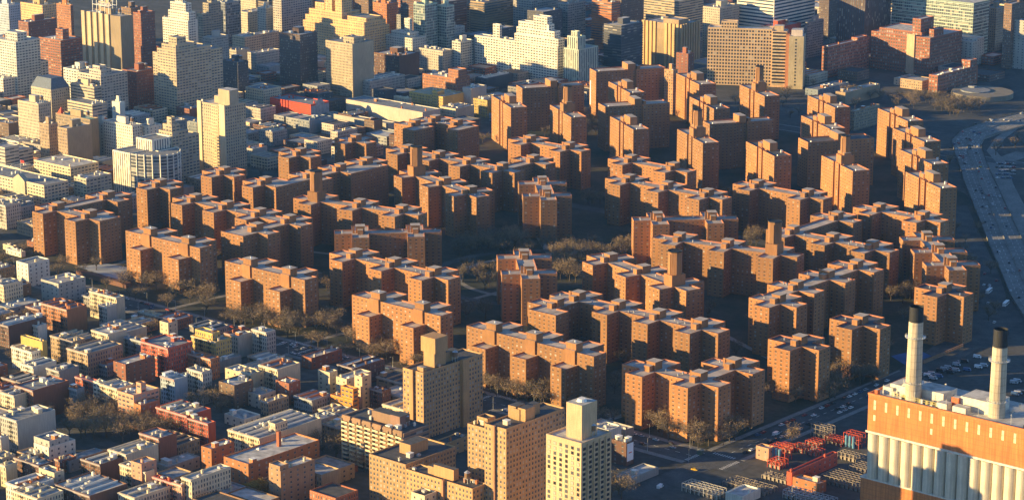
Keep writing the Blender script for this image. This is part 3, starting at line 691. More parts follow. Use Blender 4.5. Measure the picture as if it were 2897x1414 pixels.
blk('T1', -60, 35, 1085, 232, 28, 'ltgrey', 'strip', 'pale grey office block with dark window bands at the left edge', 'office building', tiers=[(.0, .9, .0, .5, 5)])
blk('T1', 1745, 1872, 640, 2000, 24, 'cream', 'punch', 'cream apartment house beside the red netted building', 'apartment building', tank=False)
blk('T1', 1580, 1690, 445, 1765, 40, 'dark', 'punch')
many('T1', [(-60, 20, 560, 120, 30, 'white', 'wide'), (130, 200, 160, 400, 60, 'brick', 'punch'), (145, 300, 40, 400, 75, 'gold', 'punch'), (400, 500, 40, 520, 50, 'orange', 'punch'),
            (1000, 1020, 350, 1130, 30, 'orange', 'ten'), (1440, 1500, 270, 1625, 50, 'ltgrey', 'punch'), (1690, 1760, 90, 1890, 30, 'cream', 'punch'), (1650, 1740, 265, 1860, 28, 'cream', 'punch'),
            (-40, 60, 880, 130, 24, 'brown', 'ten'), (1610, 1680, 360, 1780, 26, 'ltgrey', 'ten'), (700, 780, 20, 840, 70, 'beige', 'punch'), (-60, 60, 40, 150, 60, 'paleblue', 'punch'), (1150, 1215, 870, 1330, 24, 'grey', 'ten'),
            (1750, 1800, 1060, 1900, 16, 'ltgrey', 'ten'), (1340, 1400, 870, 1480, 18, 'blue', 'ten')])
# post office and neighbours
po, pw, pd_ = blk('M1', -200, 312, 187, 485, 25, 'cream', 'wide', 'wide cream stone post office with a central pediment, left edge', 'post office', nclut=6)
m = MB(); px_ = -pw * .33
m.quad([(px_ - 9, -1.5, 25), (px_ + 9, -1.5, 25), (px_, -1.5, 31)]); m.quad([(px_ + 9, -1.5, 25), (px_ + 9, 4, 25), (px_, 4, 31), (px_, -1.5, 31)]); m.quad([(px_, 4, 31), (px_ - 9, 4, 25), (px_ - 9, -1.5, 25), (px_, -1.5, 31)])
m.box(px_ - 9, -1.5, 0, px_ + 9, 0, 25)
m.build('pediment', [facade(COLS['cream'], 'few')], po)
m = MB(); m.cyl(px_, 2, 30, 44, .22, .12, 6); m.build('flagpole', [M_white], po)
m = MB(); m.quad([(px_ + .2, 2, 41), (px_ + 4, 3, 40.6), (px_ + 4, 3, 43.2), (px_ + .2, 2, 43.6)]); m.quad([(px_ + .2, 2.03, 43.6), (px_ + 4, 3.03, 43.2), (px_ + 4, 3.03, 40.6), (px_ + .2, 2.03, 41)]); m.build('flag', [plain('flag_red', (.6, .05, .04), .8)], po)
blk('M1', 525, 612, 140, 792, 27, 'cream', 'wide', 'cream telephone block with flat roof beside the post office', 'office building')
blk('M1', 240, 500, 60, 700, 24, 'cream', 'wide', 'pale flat-roofed block behind the post office', 'building', nclut=6)
many('M1', [(-80, 40, 330, 147, 18, 'ltgrey', 'ten'), (20, 95, 620, 110, 5, 'cream', 'few'), (40, 150, 660, 180, 5, 'white', 'few'), (190, 240, 590, 300, 5, 'brick', 'few')])
blk('M1', 115, 198, 745, 350, 16, 'white', 'few', 'house with a big blank pale side wall below the leftmost estate block', 'building', nclut=1)
many('M1', [(290, 415, 885, 607, 14, 'ltgrey', 'few'), (-60, 25, 895, 160, 16, 'cream', 'ten'), (-20, 70, 1060, 290, 7, 'blue', 'few'), (50, 268, 1185, 332, 11, 'white', 'ten'),
            (635, 828, 985, 886, 17, 'cream', 'ten'), (980, 1120, 1115, 1162, 7, 'cream', 'ten'), (1135, 1195, 1165, 1262, 12, 'cream', 'few'), (700, 760, 1050, 830, 14, 'ltgrey', 'ten')])
blk('M1', 290, 475, 1070, 615, 16, 'orange', 'ten', 'red brick corner house with rows of arched windows and a crowded roof', 'apartment building', nclut=8)
lot = MB(); a = U('M1', 560, 770); c_ = U('M1', 905, 900)
flat('schoolyard', [U('M1', 540, 765), U('M1', 905, 880), U('M1', 905, 770), U('M1', 760, 745)], .3, plain('frosted_yard', (.35, .38, .42), .9, .2, .1))
m = MB(); p = U('M1', 560, 790, 4); q = U('M1', 905, 885, 4); m.box(p[0], p[1] - 3, 0, q[0], p[1] + 3, 4); wl_ = m.build('market_hall', [facade(COLS['dkbrick'], 'few')]); tag(wl_, 'long narrow low brick hall edging the pale schoolyard', 'building')
# --- upper middle
blk('T2', 180, 240, 0, 455, 58, 'ltgrey', 'wide', 'pale grey slab with a fine window grid cut by the top edge', 'apartment building')
blk('T2', 70, 130, 60, 195, 44, 'white', 'punch')
gd_, w2, d2 = blk('T2', 395, 830, 205, 1010, 52, 'gold', 'punch', 'golden stone clinic block stepping up in terraces with two roof towers', 'hospital',
   tiers=[(.02, .98, .05, .9, 7), (.42, .96, .15, .85, 14), (.60, .72, .2, .6, 34), (.44, .55, .2, .6, 36), (.05, .35, .2, .8, 11), (.75, .9, .25, .7, 22)], nclut=10)
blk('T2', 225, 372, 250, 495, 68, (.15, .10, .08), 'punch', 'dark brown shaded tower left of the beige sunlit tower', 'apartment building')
blk('T2', 555, 745, 315, 897, 62, 'beige', 'ten', 'beige tower half in sun with water tanks on its roof, upper middle', 'loft building', tiers=[(.1, .5, .2, .7, 6)], tank=True)
blk('T2', 985, 1172, 275, 1268, 40, 'white', 'punch', 'white terraced block with a tall white chimney-like shaft', 'apartment building', tiers=[(.2, .9, .2, .9, 5), (.25, .45, .3, .5, 22)])
blk('T2', 1180, 1260, 35, 1350, 78, (.40, .52, .42), 'grid', 'left of the two pale green glass towers at the top', 'apartment building')
blk('T2', 1350, 1415, 45, 1470, 74, (.46, .55, .46), 'grid', 'right of the two pale green glass towers at the top', 'apartment building')
def balcony_tower(t, A, B, By, C, z, col, label, n=26):
    r_, w_, d_ = blk(t, A, B, By, C, z, col, 'strip', label, 'apartment building')
    m = MB()
    for k in range(int(z / 3.0) - 1): m.box(-w_ - .8, -1.3, 3 + k * 3.0, .9, d_ + .5, 3.9 + k * 3.0)
    m.build('balcony_bands', [facade(COLS[col] if isinstance(col, str) else col, 'none')], r_); return r_
balcony_tower('T2', 1585, 1690, 20, 1890, 56, 'tan', 'brown tower ringed by balcony bands at the top edge, centre')
balcony_tower('T3', 690, 830, 20, 890, 62, 'orange', 'sunlit orange brown tower ringed by balcony bands at the top')
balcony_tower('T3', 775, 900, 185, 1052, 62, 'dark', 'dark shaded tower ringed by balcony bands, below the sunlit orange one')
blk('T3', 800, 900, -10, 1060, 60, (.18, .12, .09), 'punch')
blk('T3', 130, 260, 5, 450, 60, 'grey', 'wide', 'grey shaded slab towering behind the stepped white block', 'apartment building')
blk('T3', 450, 520, 30, 645, 58, 'grey', 'wide', 'second grey shaded slab behind the stepped white block', 'apartment building')
blk('T3', -160, 445, 335, 497, 46, 'white', 'wide', 'very wide bright white apartment block stepping up in terraces, upper centre', 'apartment building',
    tiers=[(.0, .52, .1, .95, 9), (.05, .50, .15, .95, 17), (.12, .48, .2, .95, 24), (.14, .30, .2, .9, 33), (.72, .8, .3, .6, 16)], nclut=12, light=.1)
blk('T3', 490, 595, 355, 735, 46, (.62, .64, .48), 'pier', 'yellow green glass wing joined to the wide white block', 'apartment building', tiers=[(.2, .9, .1, .5, 14), (.3, .7, .15, .3, 20)])
blk('T2', 1455, 1515, 300, 1608, 40, 'white', 'wide')
blk('T2', 1330, 1370, 215, 1545, 42, 'ltgrey', 'punch')
blk('T2', 1220, 1388, 365, 1457, 30, 'ltgrey', 'punch')
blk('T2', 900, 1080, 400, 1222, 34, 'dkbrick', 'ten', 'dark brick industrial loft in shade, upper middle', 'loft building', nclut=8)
blk('T2', 1245, 1478, 560, 1582, 26, 'orange', 'ten', 'sunlit red brick block with a raised stair tower', 'building', tiers=[(.0, .3, .2, .8, 9)])
arm, aw, ad = blk('T2', 700, 1245, 800, 1372, 18, 'ltgrey', 'none', 'long pale armoury hall with a flat grey roof', 'armoury', nclut=5, roof=2, maxw=140)
blk('T2', 560, 1000, 880, 1050, 9, 'ltgrey', 'none', 'low pale shed along the front of the armoury hall', 'building', nclut=2, roof=2)
blk('T2', 1150, 1390, 690, 1545, 18, 'yellow', 'ten', 'yellow painted row with a stepped gable', 'building', tiers=[(.15, .32, .0, .3, 5)], nclut=8)
many('T2', [(1370, 1480, 775, 1612, 17, 'cream', 'ten'), (1040, 1150, 700, 1160, 16, 'cream', 'ten'), (1605, 1705, 715, 1830, 20, 'yellow', 'ten'), (755, 870, 580, 1120, 18, 'ltgrey', 'ten'),
            (0, 60, 250, 225, 28, 'cream', 'punch'), (0, 60, 380, 230, 26, 'ltgrey', 'ten'), (1530, 1590, 630, 1700, 24, 'ltgrey', 'none'), (1620, 1700, 560, 1890, 16, 'dark', 'ten'), (590, 640, 940, 780, 14, 'ltgrey', 'ten'), (640, 740, 820, 860, 10, 'dkbrick', 'ten'),
            (885, 990, 30, 1070, 50, 'orange', 'punch'), (1060, 1110, 110, 1190, 40, 'blue', 'punch'), (760, 860, -10, 890, 70, 'brown', 'punch'), (540, 620, 10, 700, 66, 'orange', 'punch'),
            (830, 900, 860, 960, 16, 'brown', 'ten'), (360, 440, 860, 600, 14, 'blue', 'ten')])
# red netted building with stepped gable
rn, rw, rd = blk('T2', 160, 450, 745, 580, 20, 'scaf', 'none', 'building wrapped in bright red safety netting with a grey gabled side', 'building', nclut=5)
m = MB(); m.quad([(.1, 0, 0), (.1, rd, 0), (.1, rd, 18), (.1, rd * .75, 18), (.1, rd * .6, 25), (.1, rd * .4, 25), (.1, rd * .25, 18), (.1, 0, 18)]); m.build('gabled_side', [plain('grey_gable', (.36, .36, .36), .9)], rn)
m = MB()
for k in range(3): m.box(-rw * (.55 + .07 * k) - .4, -.6, 0, -rw * (.55 + .07 * k) + .4, 0, 20.5)
for k in range(9): m.box(-rw, -.4, 2 + k * 2.1, -.4, 0, 2.12 + k * 2.1)
m.build('scaffold', [plain('net_dark_red', (.3, .04, .03), .9)], rn)
# --- upper right
st, w3, d3 = blk('T3', 1050, 1320, 180, 1462, 54, 'tan', 'none', 'striped tower of tall beige piers and dark bands, right of centre at the top', 'office building', tiers=[(.1, .5, .1, .6, 5)])
m = MB()
for k in range(10):
    if k in (4, 5): continue
    m.box(-w3 + w3 * k / 10, -1.4, 0, -w3 + w3 * k / 10 + w3 * .065, 0, 54.6)
for k in range(8): m.box(0, d3 * k / 8, 0, 1.4, d3 * k / 8 + d3 * .07, 54.6)
m.build('pier', [facade(COLS['gold'], 'none')], st)
m = MB(); m.box(-w3 * .6, -.6, 2, -w3 * .4, 0, 46, False); m.build('glazed_bay', [facade((.3, .24, .15), 'strip')], st)
blk('T3', 1060, 1310, 10, 1485, 48, 'beige', 'strip', 'pale banded block behind the striped pier tower', 'office building')
blk('T3', 1480, 1600, 60, 1740, 66, 'stone', 'punch', 'pale stone tower with a sunlit edge behind the tan hospital slab', 'apartment building')
lv, w4, d4 = blk('A5', 150, 590, -30, 1110, 78, 'white', 'none', 'white office block banded with dark louvres, top right of centre', 'office building')
m = MB()
for k in range(17): m.box(-w4 + 1, -.25, 8 + k * 4.2, -1, 0, 9.8 + k * 4.2); m.box(0, 1, 8 + k * 4.2, .25, d4 - 1, 9.8 + k * 4.2)
m.build('louvre_bands', [plain('louvre_glass', (.05, .08, .12), .25, .2, 1)], lv)
blk('T4', -5, 95, 205, 300, 44, 'red', 'none', 'red clad block poking up behind the tan hospital slab', 'building', nclut=1)
blk('T4', 330, 345, 160, 462, 46, 'grey', 'wide', 'grey shaded slab behind the right end of the tan hospital slab', 'building')
# tan hospital slab, turned off the grid
hb = U('T4', 95, 210, 68); HA = R(28.4)
he = (-math.cos(HA), -math.sin(HA)); HL = axis_solve(hb, he, 68, S('T3', 1515, 0)[0])
root = shell('hospital', hb, HA, [(-HL, 0, 0, 20, 68), (-HL * .8, 5, -HL * .55, 16, 75)], (.68, .46, .25), 'hosp', ROOFS[1], light=.05, glass=(.03, .03, .035))
w5 = 17.0
m = MB(); m.box(0, -1.5, 0, w5, 18, 66, False, 0, 1); m.build('balcony_bay', [facade((.68, .46, .25), 'none'), ROOFS[1]], root)
m = MB()
for k in range(16): m.box(1, -2.6, 3 + k * 3.9, w5 - .5, -1.5, 4.5 + k * 3.9)
m.build('balconies', [plain('tan_balcony', (.58, .45, .27), .8)], root)
m = MB()
for k in range(16): m.box(1, -1.8, 4.8 + k * 3.9, w5 - .5, -1.45, 6.6 + k * 3.9)
m.build('balcony_glazing', [plain('dark_glass', (.03, .035, .04), .3)], root)
m = MB(); m.box(w5, -7, 0, w5 + 4, 12, 63, False); m.build('brick_stair', [facade((.45, .2, .1), 'few')], root)
m = MB(); m.box(w5 + 4, -9, 0, w5 + 21, 14, 62, False, 0, 1); m.build('end_block', [facade((.54, .43, .26), 'none'), ROOFS[1]], root)
wmesh = MB(); wmesh.box(-.9, -.12, 0, .9, 0, 1.7); wm_ = wmesh.mesh('window', [plain('dark_glass', (.03, .035, .04), .3)])
for k in range(15): place('window', wm_, root, (w5 + 12, -9, 4 + k * 3.8))
solid('penthouse', root, w5 + 6, -5, 62, w5 + 19, 10, 69, facade((.6, .5, .42), 'none'), ROOFS[1])
solid('penthouse', root, 2, 2, 66, w5 - 4, 12, 72, facade((.55, .42, .25), 'none'), ROOFS[1])
tag(root, 'wide tan hospital slab with a regular window grid, balcony bay and blank end block', 'hospital')
blk('T3', 1290, 1375, 385, 1416, 60, 'brick', 'few', 'red brick stair tower rising behind the longest shaded slab', 'apartment building', nclut=1)
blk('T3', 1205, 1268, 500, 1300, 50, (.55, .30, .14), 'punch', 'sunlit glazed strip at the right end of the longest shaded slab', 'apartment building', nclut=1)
# red brick hospital group
def bell(t, A, B, By, C, z, label, tiers=()):
    return blk(t, A, B, By, C, z, (.42, .15, .075), 'hosp', label, 'hospital', tiers=tiers, light=.3, roof=1, glass=(.14, .11, .09))
bell('T4', 450, 492, 335, 800, 38, 'left shaded wing of the old red brick hospital group', [(.0, 1, .7, .95, 3)])
bw = bell('T4', 800, 1218, 272, 1447, 46, 'sunlit main wing of the old red brick hospital with a square central tower', [(.2, .92, .1, .7, 4), (.22, .36, .1, .5, 20), (.05, .13, .2, .5, 8)])
m = MB(); m.box(-bw[1] * .38, -1.4, 0, -bw[1] * .25, 0, 48)
m.build('centre_bay', [facade((.6, .42, .26), 'strip', .6)], bw[0])
bell('T4', 1210, 1272, 538, 1590, 22, 'low red brick hospital slab with a flat green grey roof and corner tower', [(.0, 1, .8, .97, 8)])
gl, w6, d6 = blk('T4', 950, 1528, 25, 1640, 72, (.30, .38, .30), 'grid', 'large pale green glass laboratory block, top right', 'laboratory', nclut=6, light=.25)
m = MB()
for k in range(16): m.box(-w6 - .2, -.35, 6 + k * 4.2, 0, 0, 6.9 + k * 4.2); m.box(0, 0, 6 + k * 4.2, .35, d6, 6.9 + k * 4.2)
m.build('spandrel_bands', [plain('green_spandrel', (.50, .60, .48), .35, .1, .2)], gl)
blk('T4', 870, 1520, 300, 1602, 30, 'white', 'few', 'white podium under the glass laboratory block', 'laboratory', tiers=[(.0, .9, .4, 1, 3)], nclut=3)
many('T4', [(1620, 1690, 60, 1755, 56, 'tan', 'punch'), (1745, 1800, 30, 2000, 80, 'brown', 'punch'), (1810, 1900, 150, 2100, 60, 'ltgrey', 'few'), (545, 615, 660, 862, 15, 'tan', 'none'), (960, 1000, 560, 1110, 8, 'stone', 'few'),
            (650, 680, 790, 860, 22, 'tan', 'punch'), (330, 420, 640, 640, 8, 'blue', 'few'), (830, 880, 130, 1000, 20, 'ltgrey', 'few')])
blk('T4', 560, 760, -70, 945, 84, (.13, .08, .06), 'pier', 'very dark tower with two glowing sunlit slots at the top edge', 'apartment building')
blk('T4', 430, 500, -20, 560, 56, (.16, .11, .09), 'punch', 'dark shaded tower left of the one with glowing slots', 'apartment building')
for X in (735, 812):
    pass
m = MB(); m2 = MB()
cc = U('T4', 1590, 650, 6)
m.cyl(cc[0], cc[1], 0, 6, 35, 35, 48); rp = m.build('round_pavilion', [plain('pavilion_roof', (.24, .21, .16), .8, .2, .1)]); tag(rp, 'low round building with a disc roof beside the highway bend', 'pavilion'); FOOT.append((cc[0] - 30, cc[1] - 30, cc[0] + 30, cc[1] + 30))
m = MB(); m.cyl(cc[0] - 8, cc[1] - 2, 6, 7.2, 17, 17, 24); m.box(cc[0] - 22, cc[1] + 5, 6, cc[0] - 14, cc[1] + 11, 9); m.build('roof_plant', [ROOFS[2]], rp)
# ------------------------------------------------------------------ foreground towers south of the street
def windows_on(root, face, w_, d_, z0, z1, cols, rows, ww, wh, mats, proud=.1, lim=100, skip=None):
    """real window units: frame + pane, each its own part; beyond lim one shared part"""
    fr = MB(); fr.box(-ww / 2 - .12, -.14, -.12, ww / 2 + .12, 0, wh + .12)
    pn = MB(); pn.quad([(-ww / 2, -.17, 0), (ww / 2, -.17, 0), (ww / 2, -.17, wh), (-ww / 2, -.17, wh)])
    sl_ = MB(); sl_.box(-ww / 2 - .1, -.6, -.15, ww / 2 + .1, 0, .5 if rg.random() < .5 else .02)
    fm = fr.mesh('window', [mats[0]]); pm = [pn.mesh('pane', [q]) for q in mats[1:]]
    if face == 'S': pos = [(-w_ * (c + .5) / cols, 0, 0) for c in range(cols)]; rz = 0
    else: pos = [(0, d_ * (c + .5) / cols, 0) for c in range(cols)]; rz = math.pi / 2
    k = 0; rest = MB()
    for r in range(rows - 1, -1, -1):
        z = z0 + (z1 - z0) * r / rows
        for i, p in enumerate(pos):
            if skip and skip(i, r): continue
            if k < lim:
                f = place('window', fm, root, (p[0], p[1], z), rz); place('pane', rg.choice(pm), f, (0, 0, 0))
            else:
                if face == 'S': rest.box(p[0] - ww / 2, -.15, z, p[0] + ww / 2, 0, z + wh)
                else: rest.box(0, p[1] - ww / 2, z, .15, p[1] + ww / 2, z + wh)
            k += 1
    if rest.f:
        o = rest.build('window', [mats[1]], root); o['kind'] = 'stuff'
PANES = [plain('pane_dark', (.03, .035, .045), .2, .2, 1), plain('pane_mid', (.10, .11, .13), .25, .2, 1), plain('pane_blind', (.42, .38, .30), .6, .2, 1)]
M_frame = plain('window_frame', (.16, .12, .08), .7, .2, 1)
bt, w_, d_ = blk('L3', 365, 615, 852, 830, 76, (.64, .45, .26), 'none', 'pale yellow brick tower with a tall square water tower on its flat roof, bottom centre', 'apartment building', roof=1, nclut=2)
solid('penthouse', bt, -w_ * .62, d_ * .22, 75, -w_ * .18, d_ * .72, 96, facade((.64, .45, .26), 'few'), ROOFS[1])
m = MB(); m.cyl(-w_ * .4, d_ * .47, 96, 97.6, 3, 2.2, 14); m.build('vent', [M_white], bt)
windows_on(bt, 'S', w_, d_, 22, 74, 6, 17, 1.7, 1.75, [M_frame] + PANES, lim=96)
windows_on(bt, 'E', w_, d_, 22, 74, 5, 17, 2.4, 1.7, [M_frame] + PANES, lim=0)
m = MB()
for k in (.2, .4, .6, .8): m.box(0, d_ * k - .5, 0, .9, d_ * k + .5, 74.5)
m.build('pier', [facade((.64, .45, .26), 'none')], bt)
t1, w_, d_ = blk('L2', 1105, 1250, 352, 1672, 47, 'towerbrown', 'punch', 'tan brick tower with a square water tower, right behind the orange balcony house', 'apartment building', roof=ROOFS[3], nclut=2, light=.3)
solid('penthouse', t1, -w_ * .75, d_ * .26, 46, -w_ * .22, d_ * .45, 66, facade(COLS['towerbrown'], 'none'), ROOFS[3])
m = MB(); m.box(-w_ * .85, d_ * .25, 56, -w_ * .15, d_ * .46, 66.5); m.build('tank_enclosure', [facade(COLS['towerbrown'], 'none')], t1)
m = MB(); m.box(-.1, d_ * .62, 0, 2.6, d_ * .72, 47.6); m.build('shaft', [facade(COLS['towerbrown'], 'none')], t1); m = MB(); m.box(-w_ * .56, -1.6, 0, -w_ * .44, 0, 47.6); m.build('shaft', [facade(COLS['towerbrown'], 'none')], t1)
solid('stair_bulkhead', t1, -w_ * .4, 2, 46, -w_ * .1, 6, 49.5, facade(COLS['towerbrown'], 'none'), ROOFS[0])
bs, w_, d_ = blk('L2', 670, 1110, 782, 1290, 32, (.30, .19, .12), 'strip', 'long brown slab with rows of jagged cream balconies, bottom centre left', 'apartment building', roof=ROOFS[3], nclut=9, light=.3)
ncol, nrow = 8, 10
bm_ = MB(); bm_.box(-2.6, -1.5, 0, 2.6, 0, .25); bm_.quad([(-2.6, -1.5, .25), (2.6, -1.5, .25), (2.6, -1.5, 1.25), (-2.6, -1.5, 1.25)]); bm_.quad([(2.6, -1.5, .25), (2.6, 0, .25), (2.6, 0, 1.25), (2.6, -1.5, 1.25)]); bm_.box(-2.6, -1.5, .25, -2.45, 0, 2.9)
bme = bm_.mesh('balcony', [plain('cream_balcony', (.68, .58, .36), .8, .15, 1)])
for r in range(nrow):
    for c_ in range(ncol): place('balcony', bme, bs, (-w_ * (c_ + .5) / ncol, 0, 1.5 + r * 2.95))
for k in range(6): solid('parapet_bay', bs, -w_ * (k + .9) / 6, -.7, 29.5, -w_ * (k + .1) / 6, .5, 33.2, facade((.30, .19, .12), 'none'))
solid('penthouse', bs, -w_ * .33, d_ * .3, 31, -w_ * .18, d_ * .7, 39, facade((.3, .18, .13), 'none'), ROOFS[3])
l1, w_, d_ = blk('L2', 865, 1125, 1003, 1480, 34, 'towerbrown', 'punch', 'left part of the long tan brick slab across the bottom edge', 'apartment building', roof=ROOFS[3], nclut=5, light=.3)
l2_, w_, d_ = blk('L2', 1127, 1600, 1175, 1700, 34, 'towerbrown', 'punch', 'right part of the long tan brick slab across the bottom edge', 'apartment building', roof=ROOFS[3], nclut=6, light=.3)
solid('penthouse', l2_, -w_ * .75, 5, 33, -w_ * .55, 12, 38, facade(COLS['towerbrown'], 'none'), ROOFS[3])
m = MB(); m.box(-w_ * .43, -2.0, 0, -w_ * .405, 0, 34.6); m.build('shaft', [facade((.42, .22, .12), 'none')], l2_)
t3, w_, d_ = blk('L2', 1686, 1840, 752, 2256, 72, 'towerbrown', 'punch', 'tallest tan brick tower with a twin-notched roof, bottom centre beside the pale yellow tower', 'apartment building', roof=ROOFS[3], nclut=3, light=.3)
w_ = min(w_, 40)
solid('penthouse', t3, -w_ * .9, d_ * .36, 71, -w_ * .55, d_ * .52, 79, facade(COLS['towerbrown'], 'none'), ROOFS[3])
solid('penthouse', t3, -w_ * .45, d_ * .36, 71, -w_ * .1, d_ * .52, 79, facade(COLS['towerbrown'], 'none'), ROOFS[3])
m = MB(); m.box(-w_ * .56, -1.4, 0, -w_ * .47, 0, 72.6); m.build('shaft', [facade((.42, .22, .12), 'none')], t3)
blk('L2', 1565, 1690, 745, 1830, 62, 'towerbrown', 'punch', 'lower left wing beside the tallest tan brick tower', 'apartment building', roof=ROOFS[3], light=.3, tiers=[(.2, .8, .3, .7, 4)])
blk('L2', 1345, 1420, 850, 1570, 10, 'towerbrown', 'few', 'low flat brick pavilion in the shade behind the tan brick towers', 'building', roof=ROOFS[3])
blk('L2', 1165, 1260, 1225, 1345, 26, 'cream', 'few', 'cream rooftop box with a red side cut by the bottom edge', 'building', roof=ROOFS[3])
# school
blk('L1', 1430, 1502, 893, 1665, 21, 'orange', 'few', 'left tan brick wing of the school with a chimney', 'school', roof=1)
sc_, w_, d_ = blk('L1', 1590, 1765, 1000, 2270, 20, 'orange', 'few', 'middle of the school with a broad low-pitched pale roof', 'school', roof=1, nclut=3)
solid('chimney', sc_, -w_ * .6, d_ * .6, 19, -w_ * .6 + 2.2, d_ * .6 + 2.2, 29, facade((.42, .14, .07), 'none'))
blk('L2', 150, 235, 1050, 478, 24, (.36, .22, .13), 'few', 'right brick wing of the school with a blank shaded side', 'school', roof=1, tiers=[(.05, .95, .0, .25, 3)])
# tenements: lower left
many('L1', [(80, 225, 205, 290, 13, 'white', 'ten'), (358, 520, 130, 605, 15, 'tan', 'ten'), (475, 622, 215, 870, 15, 'tan', 'ten'), (885, 1000, 125, 1015, 15, 'blue', 'ten'),
 (1480, 1562, 272, 1715, 9, 'grey', 'ten'), (805, 892, 292, 1100, 15, 'brick', 'few'), (145, 235, 308, 400, 11, 'white', 'ten'), (0, 100, 515, 200, 16, 'cream', 'ten'),
 (535, 660, 412, 700, 15, 'red', 'ten'), (660, 712, 425, 760, 16, 'white', 'wide'), (705, 835, 465, 960, 17, 'cream', 'ten'), (950, 1000, 582, 1136, 15, 'orange', 'few'),
 (1335, 1480, 712, 1532, 14, 'red', 'ten'), (1330, 1440, 348, 1505, 19, 'ltgrey', 'ten'), (1140, 1240, 400, 1332, 16, 'paleblue', 'ten'), (1555, 1665, 442, 1800, 14, 'brown', 'few'),
 (1600, 1785, 368, 1880, 13, 'cream', 'few'), (1595, 1735, 682, 1850, 7, 'white', 'few'), (240, 345, 882, 535, 11, 'white', 'few'), (240, 350, 838, 490, 14, 'ltgrey', 'few'),
 (575, 712, 1003, 892, 13, 'dkbrick', 'ten'), (770, 898, 932, 1125, 15, 'cream', 'ten'), (990, 1130, 818, 1255, 17, 'brick', 'ten'), (930, 1005, 1000, 1112, 19, 'pink', 'few'),
 (850, 1035, 1055, 1098, 15, 'cream', 'ten'), (1085, 1225, 1130, 1262, 14, 'red', 'ten'), (1225, 1292, 1148, 1320, 15, 'pink', 'ten'), (1290, 1362, 1112, 1640, 18, 'cream', 'ten'),
 (385, 640, 1225, 905, 13, 'dkbrick', 'ten'), (40, 168, 1172, 382, 13, 'white', 'ten'), (85, 270, 1245, 450, 13, 'cream', 'ten'), (275, 385, 1062, 456, 15, 'cream', 'few'),
 (0, 120, 692, 392, 18, 'ltgrey', 'ten'), (-60, 5, 812, 62, 13, 'ltgrey', 'ten'), (390, 440, 975, 540, 9, 'brick', 'ten'), (0, 40, 1010, 120, 12, 'cream', 'ten'), (840, 960, 1240, 1300, 12, 'cream', 'ten'),
 (-40, 60, 20, 330, 14, 'dkbrick', 'ten'), (1640, 1690, 90, 1790, 14, 'ltgrey', 'ten'), (650, 770, 78, 905, 18, 'cream', 'ten'), (60, 150, 640, 230, 17, 'cream', 'few'), (490, 545, 470, 600, 15, 'blue', 'ten'),
 (1750, 1850, 510, 1960, 10, 'ltgrey', 'few'), (1000, 1130, 240, 1300, 12, 'grey', 'ten'), (330, 420, 340, 560, 12, 'grey', 'ten'), (660, 760, 300, 860, 9, 'blue', 'ten'), (1440, 1560, 1230, 1760, 10, 'blue', 'few')])
blk('L1', 147, 300, 132, 333, 18, 'yellow', 'none', 'bright yellow walled house with a sunken roof, lower left', 'apartment building', nclut=1)
blk('L1', 1000, 1195, 178, 1368, 19, 'red', 'ten', 'dark brick tenement with a sunlit red front and pale cornice, lower left', 'apartment building', nclut=8)
blk('L1', 1360, 1535, 132, 1645, 21, 'yellow', 'ten', 'yellow stepped tenement with a water tank and a red side wall', 'apartment building', tank=True, tiers=[(.2, .9, .1, .6, 5)])
blk('L1', 1320, 1498, 255, 1560, 13, 'orange', 'ten', 'orange brick tenement in front of the yellow stepped one', 'apartment building')
blk('L1', 105, 235, 477, 487, 18, 'brick', 'ten', 'tenement with a long dark red side wall and cream street front', 'apartment building', nclut=6)
blk('L1', 835, 950, 512, 1130, 19, 'pink', 'wide', 'peach rendered house with a tall lit bulkhead, lower left', 'apartment building', tiers=[(.0, .3, .3, .5, 7)], nclut=5)
blk('L1', 1110, 1330, 657, 1500, 15, 'red', 'ten', 'red brick row with a pale cornice above the dark park', 'apartment building', nclut=8)
blk('L1', 1620, 1845, 818, 2285, 15, 'cream', 'ten', 'broad cream tenement row with a row of arched top windows', 'apartment building', nclut=10, tiers=[(.1, .3, .3, .5, 5)])
many('L1', [(430, 490, 980, 735, 8, 'blue', 'few'), (100, 280, 1010, 380, 12, 'dkbrick', 'ten'), (1100, 1190, 1020, 1420, 8, 'grey', 'few'), (-60, 20, 955, 110, 9, 'cream', 'ten'), (120, 230, 945, 330, 9, 'tan', 'few')])
blk('L2', 605, 755, 1020, 775, 4, 'brick', 'none', 'low red brick garden building in the dark street beside the school', 'building', nclut=0)
many('L2', [(30, 135, 65, 200, 17, 'ltgrey', 'ten'), (80, 215, 328, 375, 16, 'cream', 'ten'), (-60, 25, 360, 90, 14, 'cream', 'ten'), (200, 295, 428, 375, 13, 'brick', 'few'), (95, 150, 560, 293, 10, 'tan', 'ten'),
 (330, 460, 548, 600, 9, 'blue', 'ten'), (385, 455, 248, 672, 9, 'brick', 'few'), (500, 585, 350, 640, 13, 'cream', 'few'), (630, 705, 397, 880, 13, 'cream', 'few'), (870, 960, 482, 1020, 11, 'dkbrick', 'ten'),
 (640, 760, 320, 975, 12, 'dkbrick', 'ten'), (380, 470, 700, 640, 9, 'blue', 'few')])
blk('L2', 760, 815, 382, 872, 23, 'stone', 'few', 'tall narrow pale house beside the orange balcony house', 'apartment building')
ob, w_, d_ = blk('L2', 590, 748, 548, 792, 10, (.72, .28, .05), 'wide', 'bright orange terraced house with large balconies, lower middle', 'apartment building', roof=1, tiers=[(.0, .55, .1, .9, 8)], nclut=3)
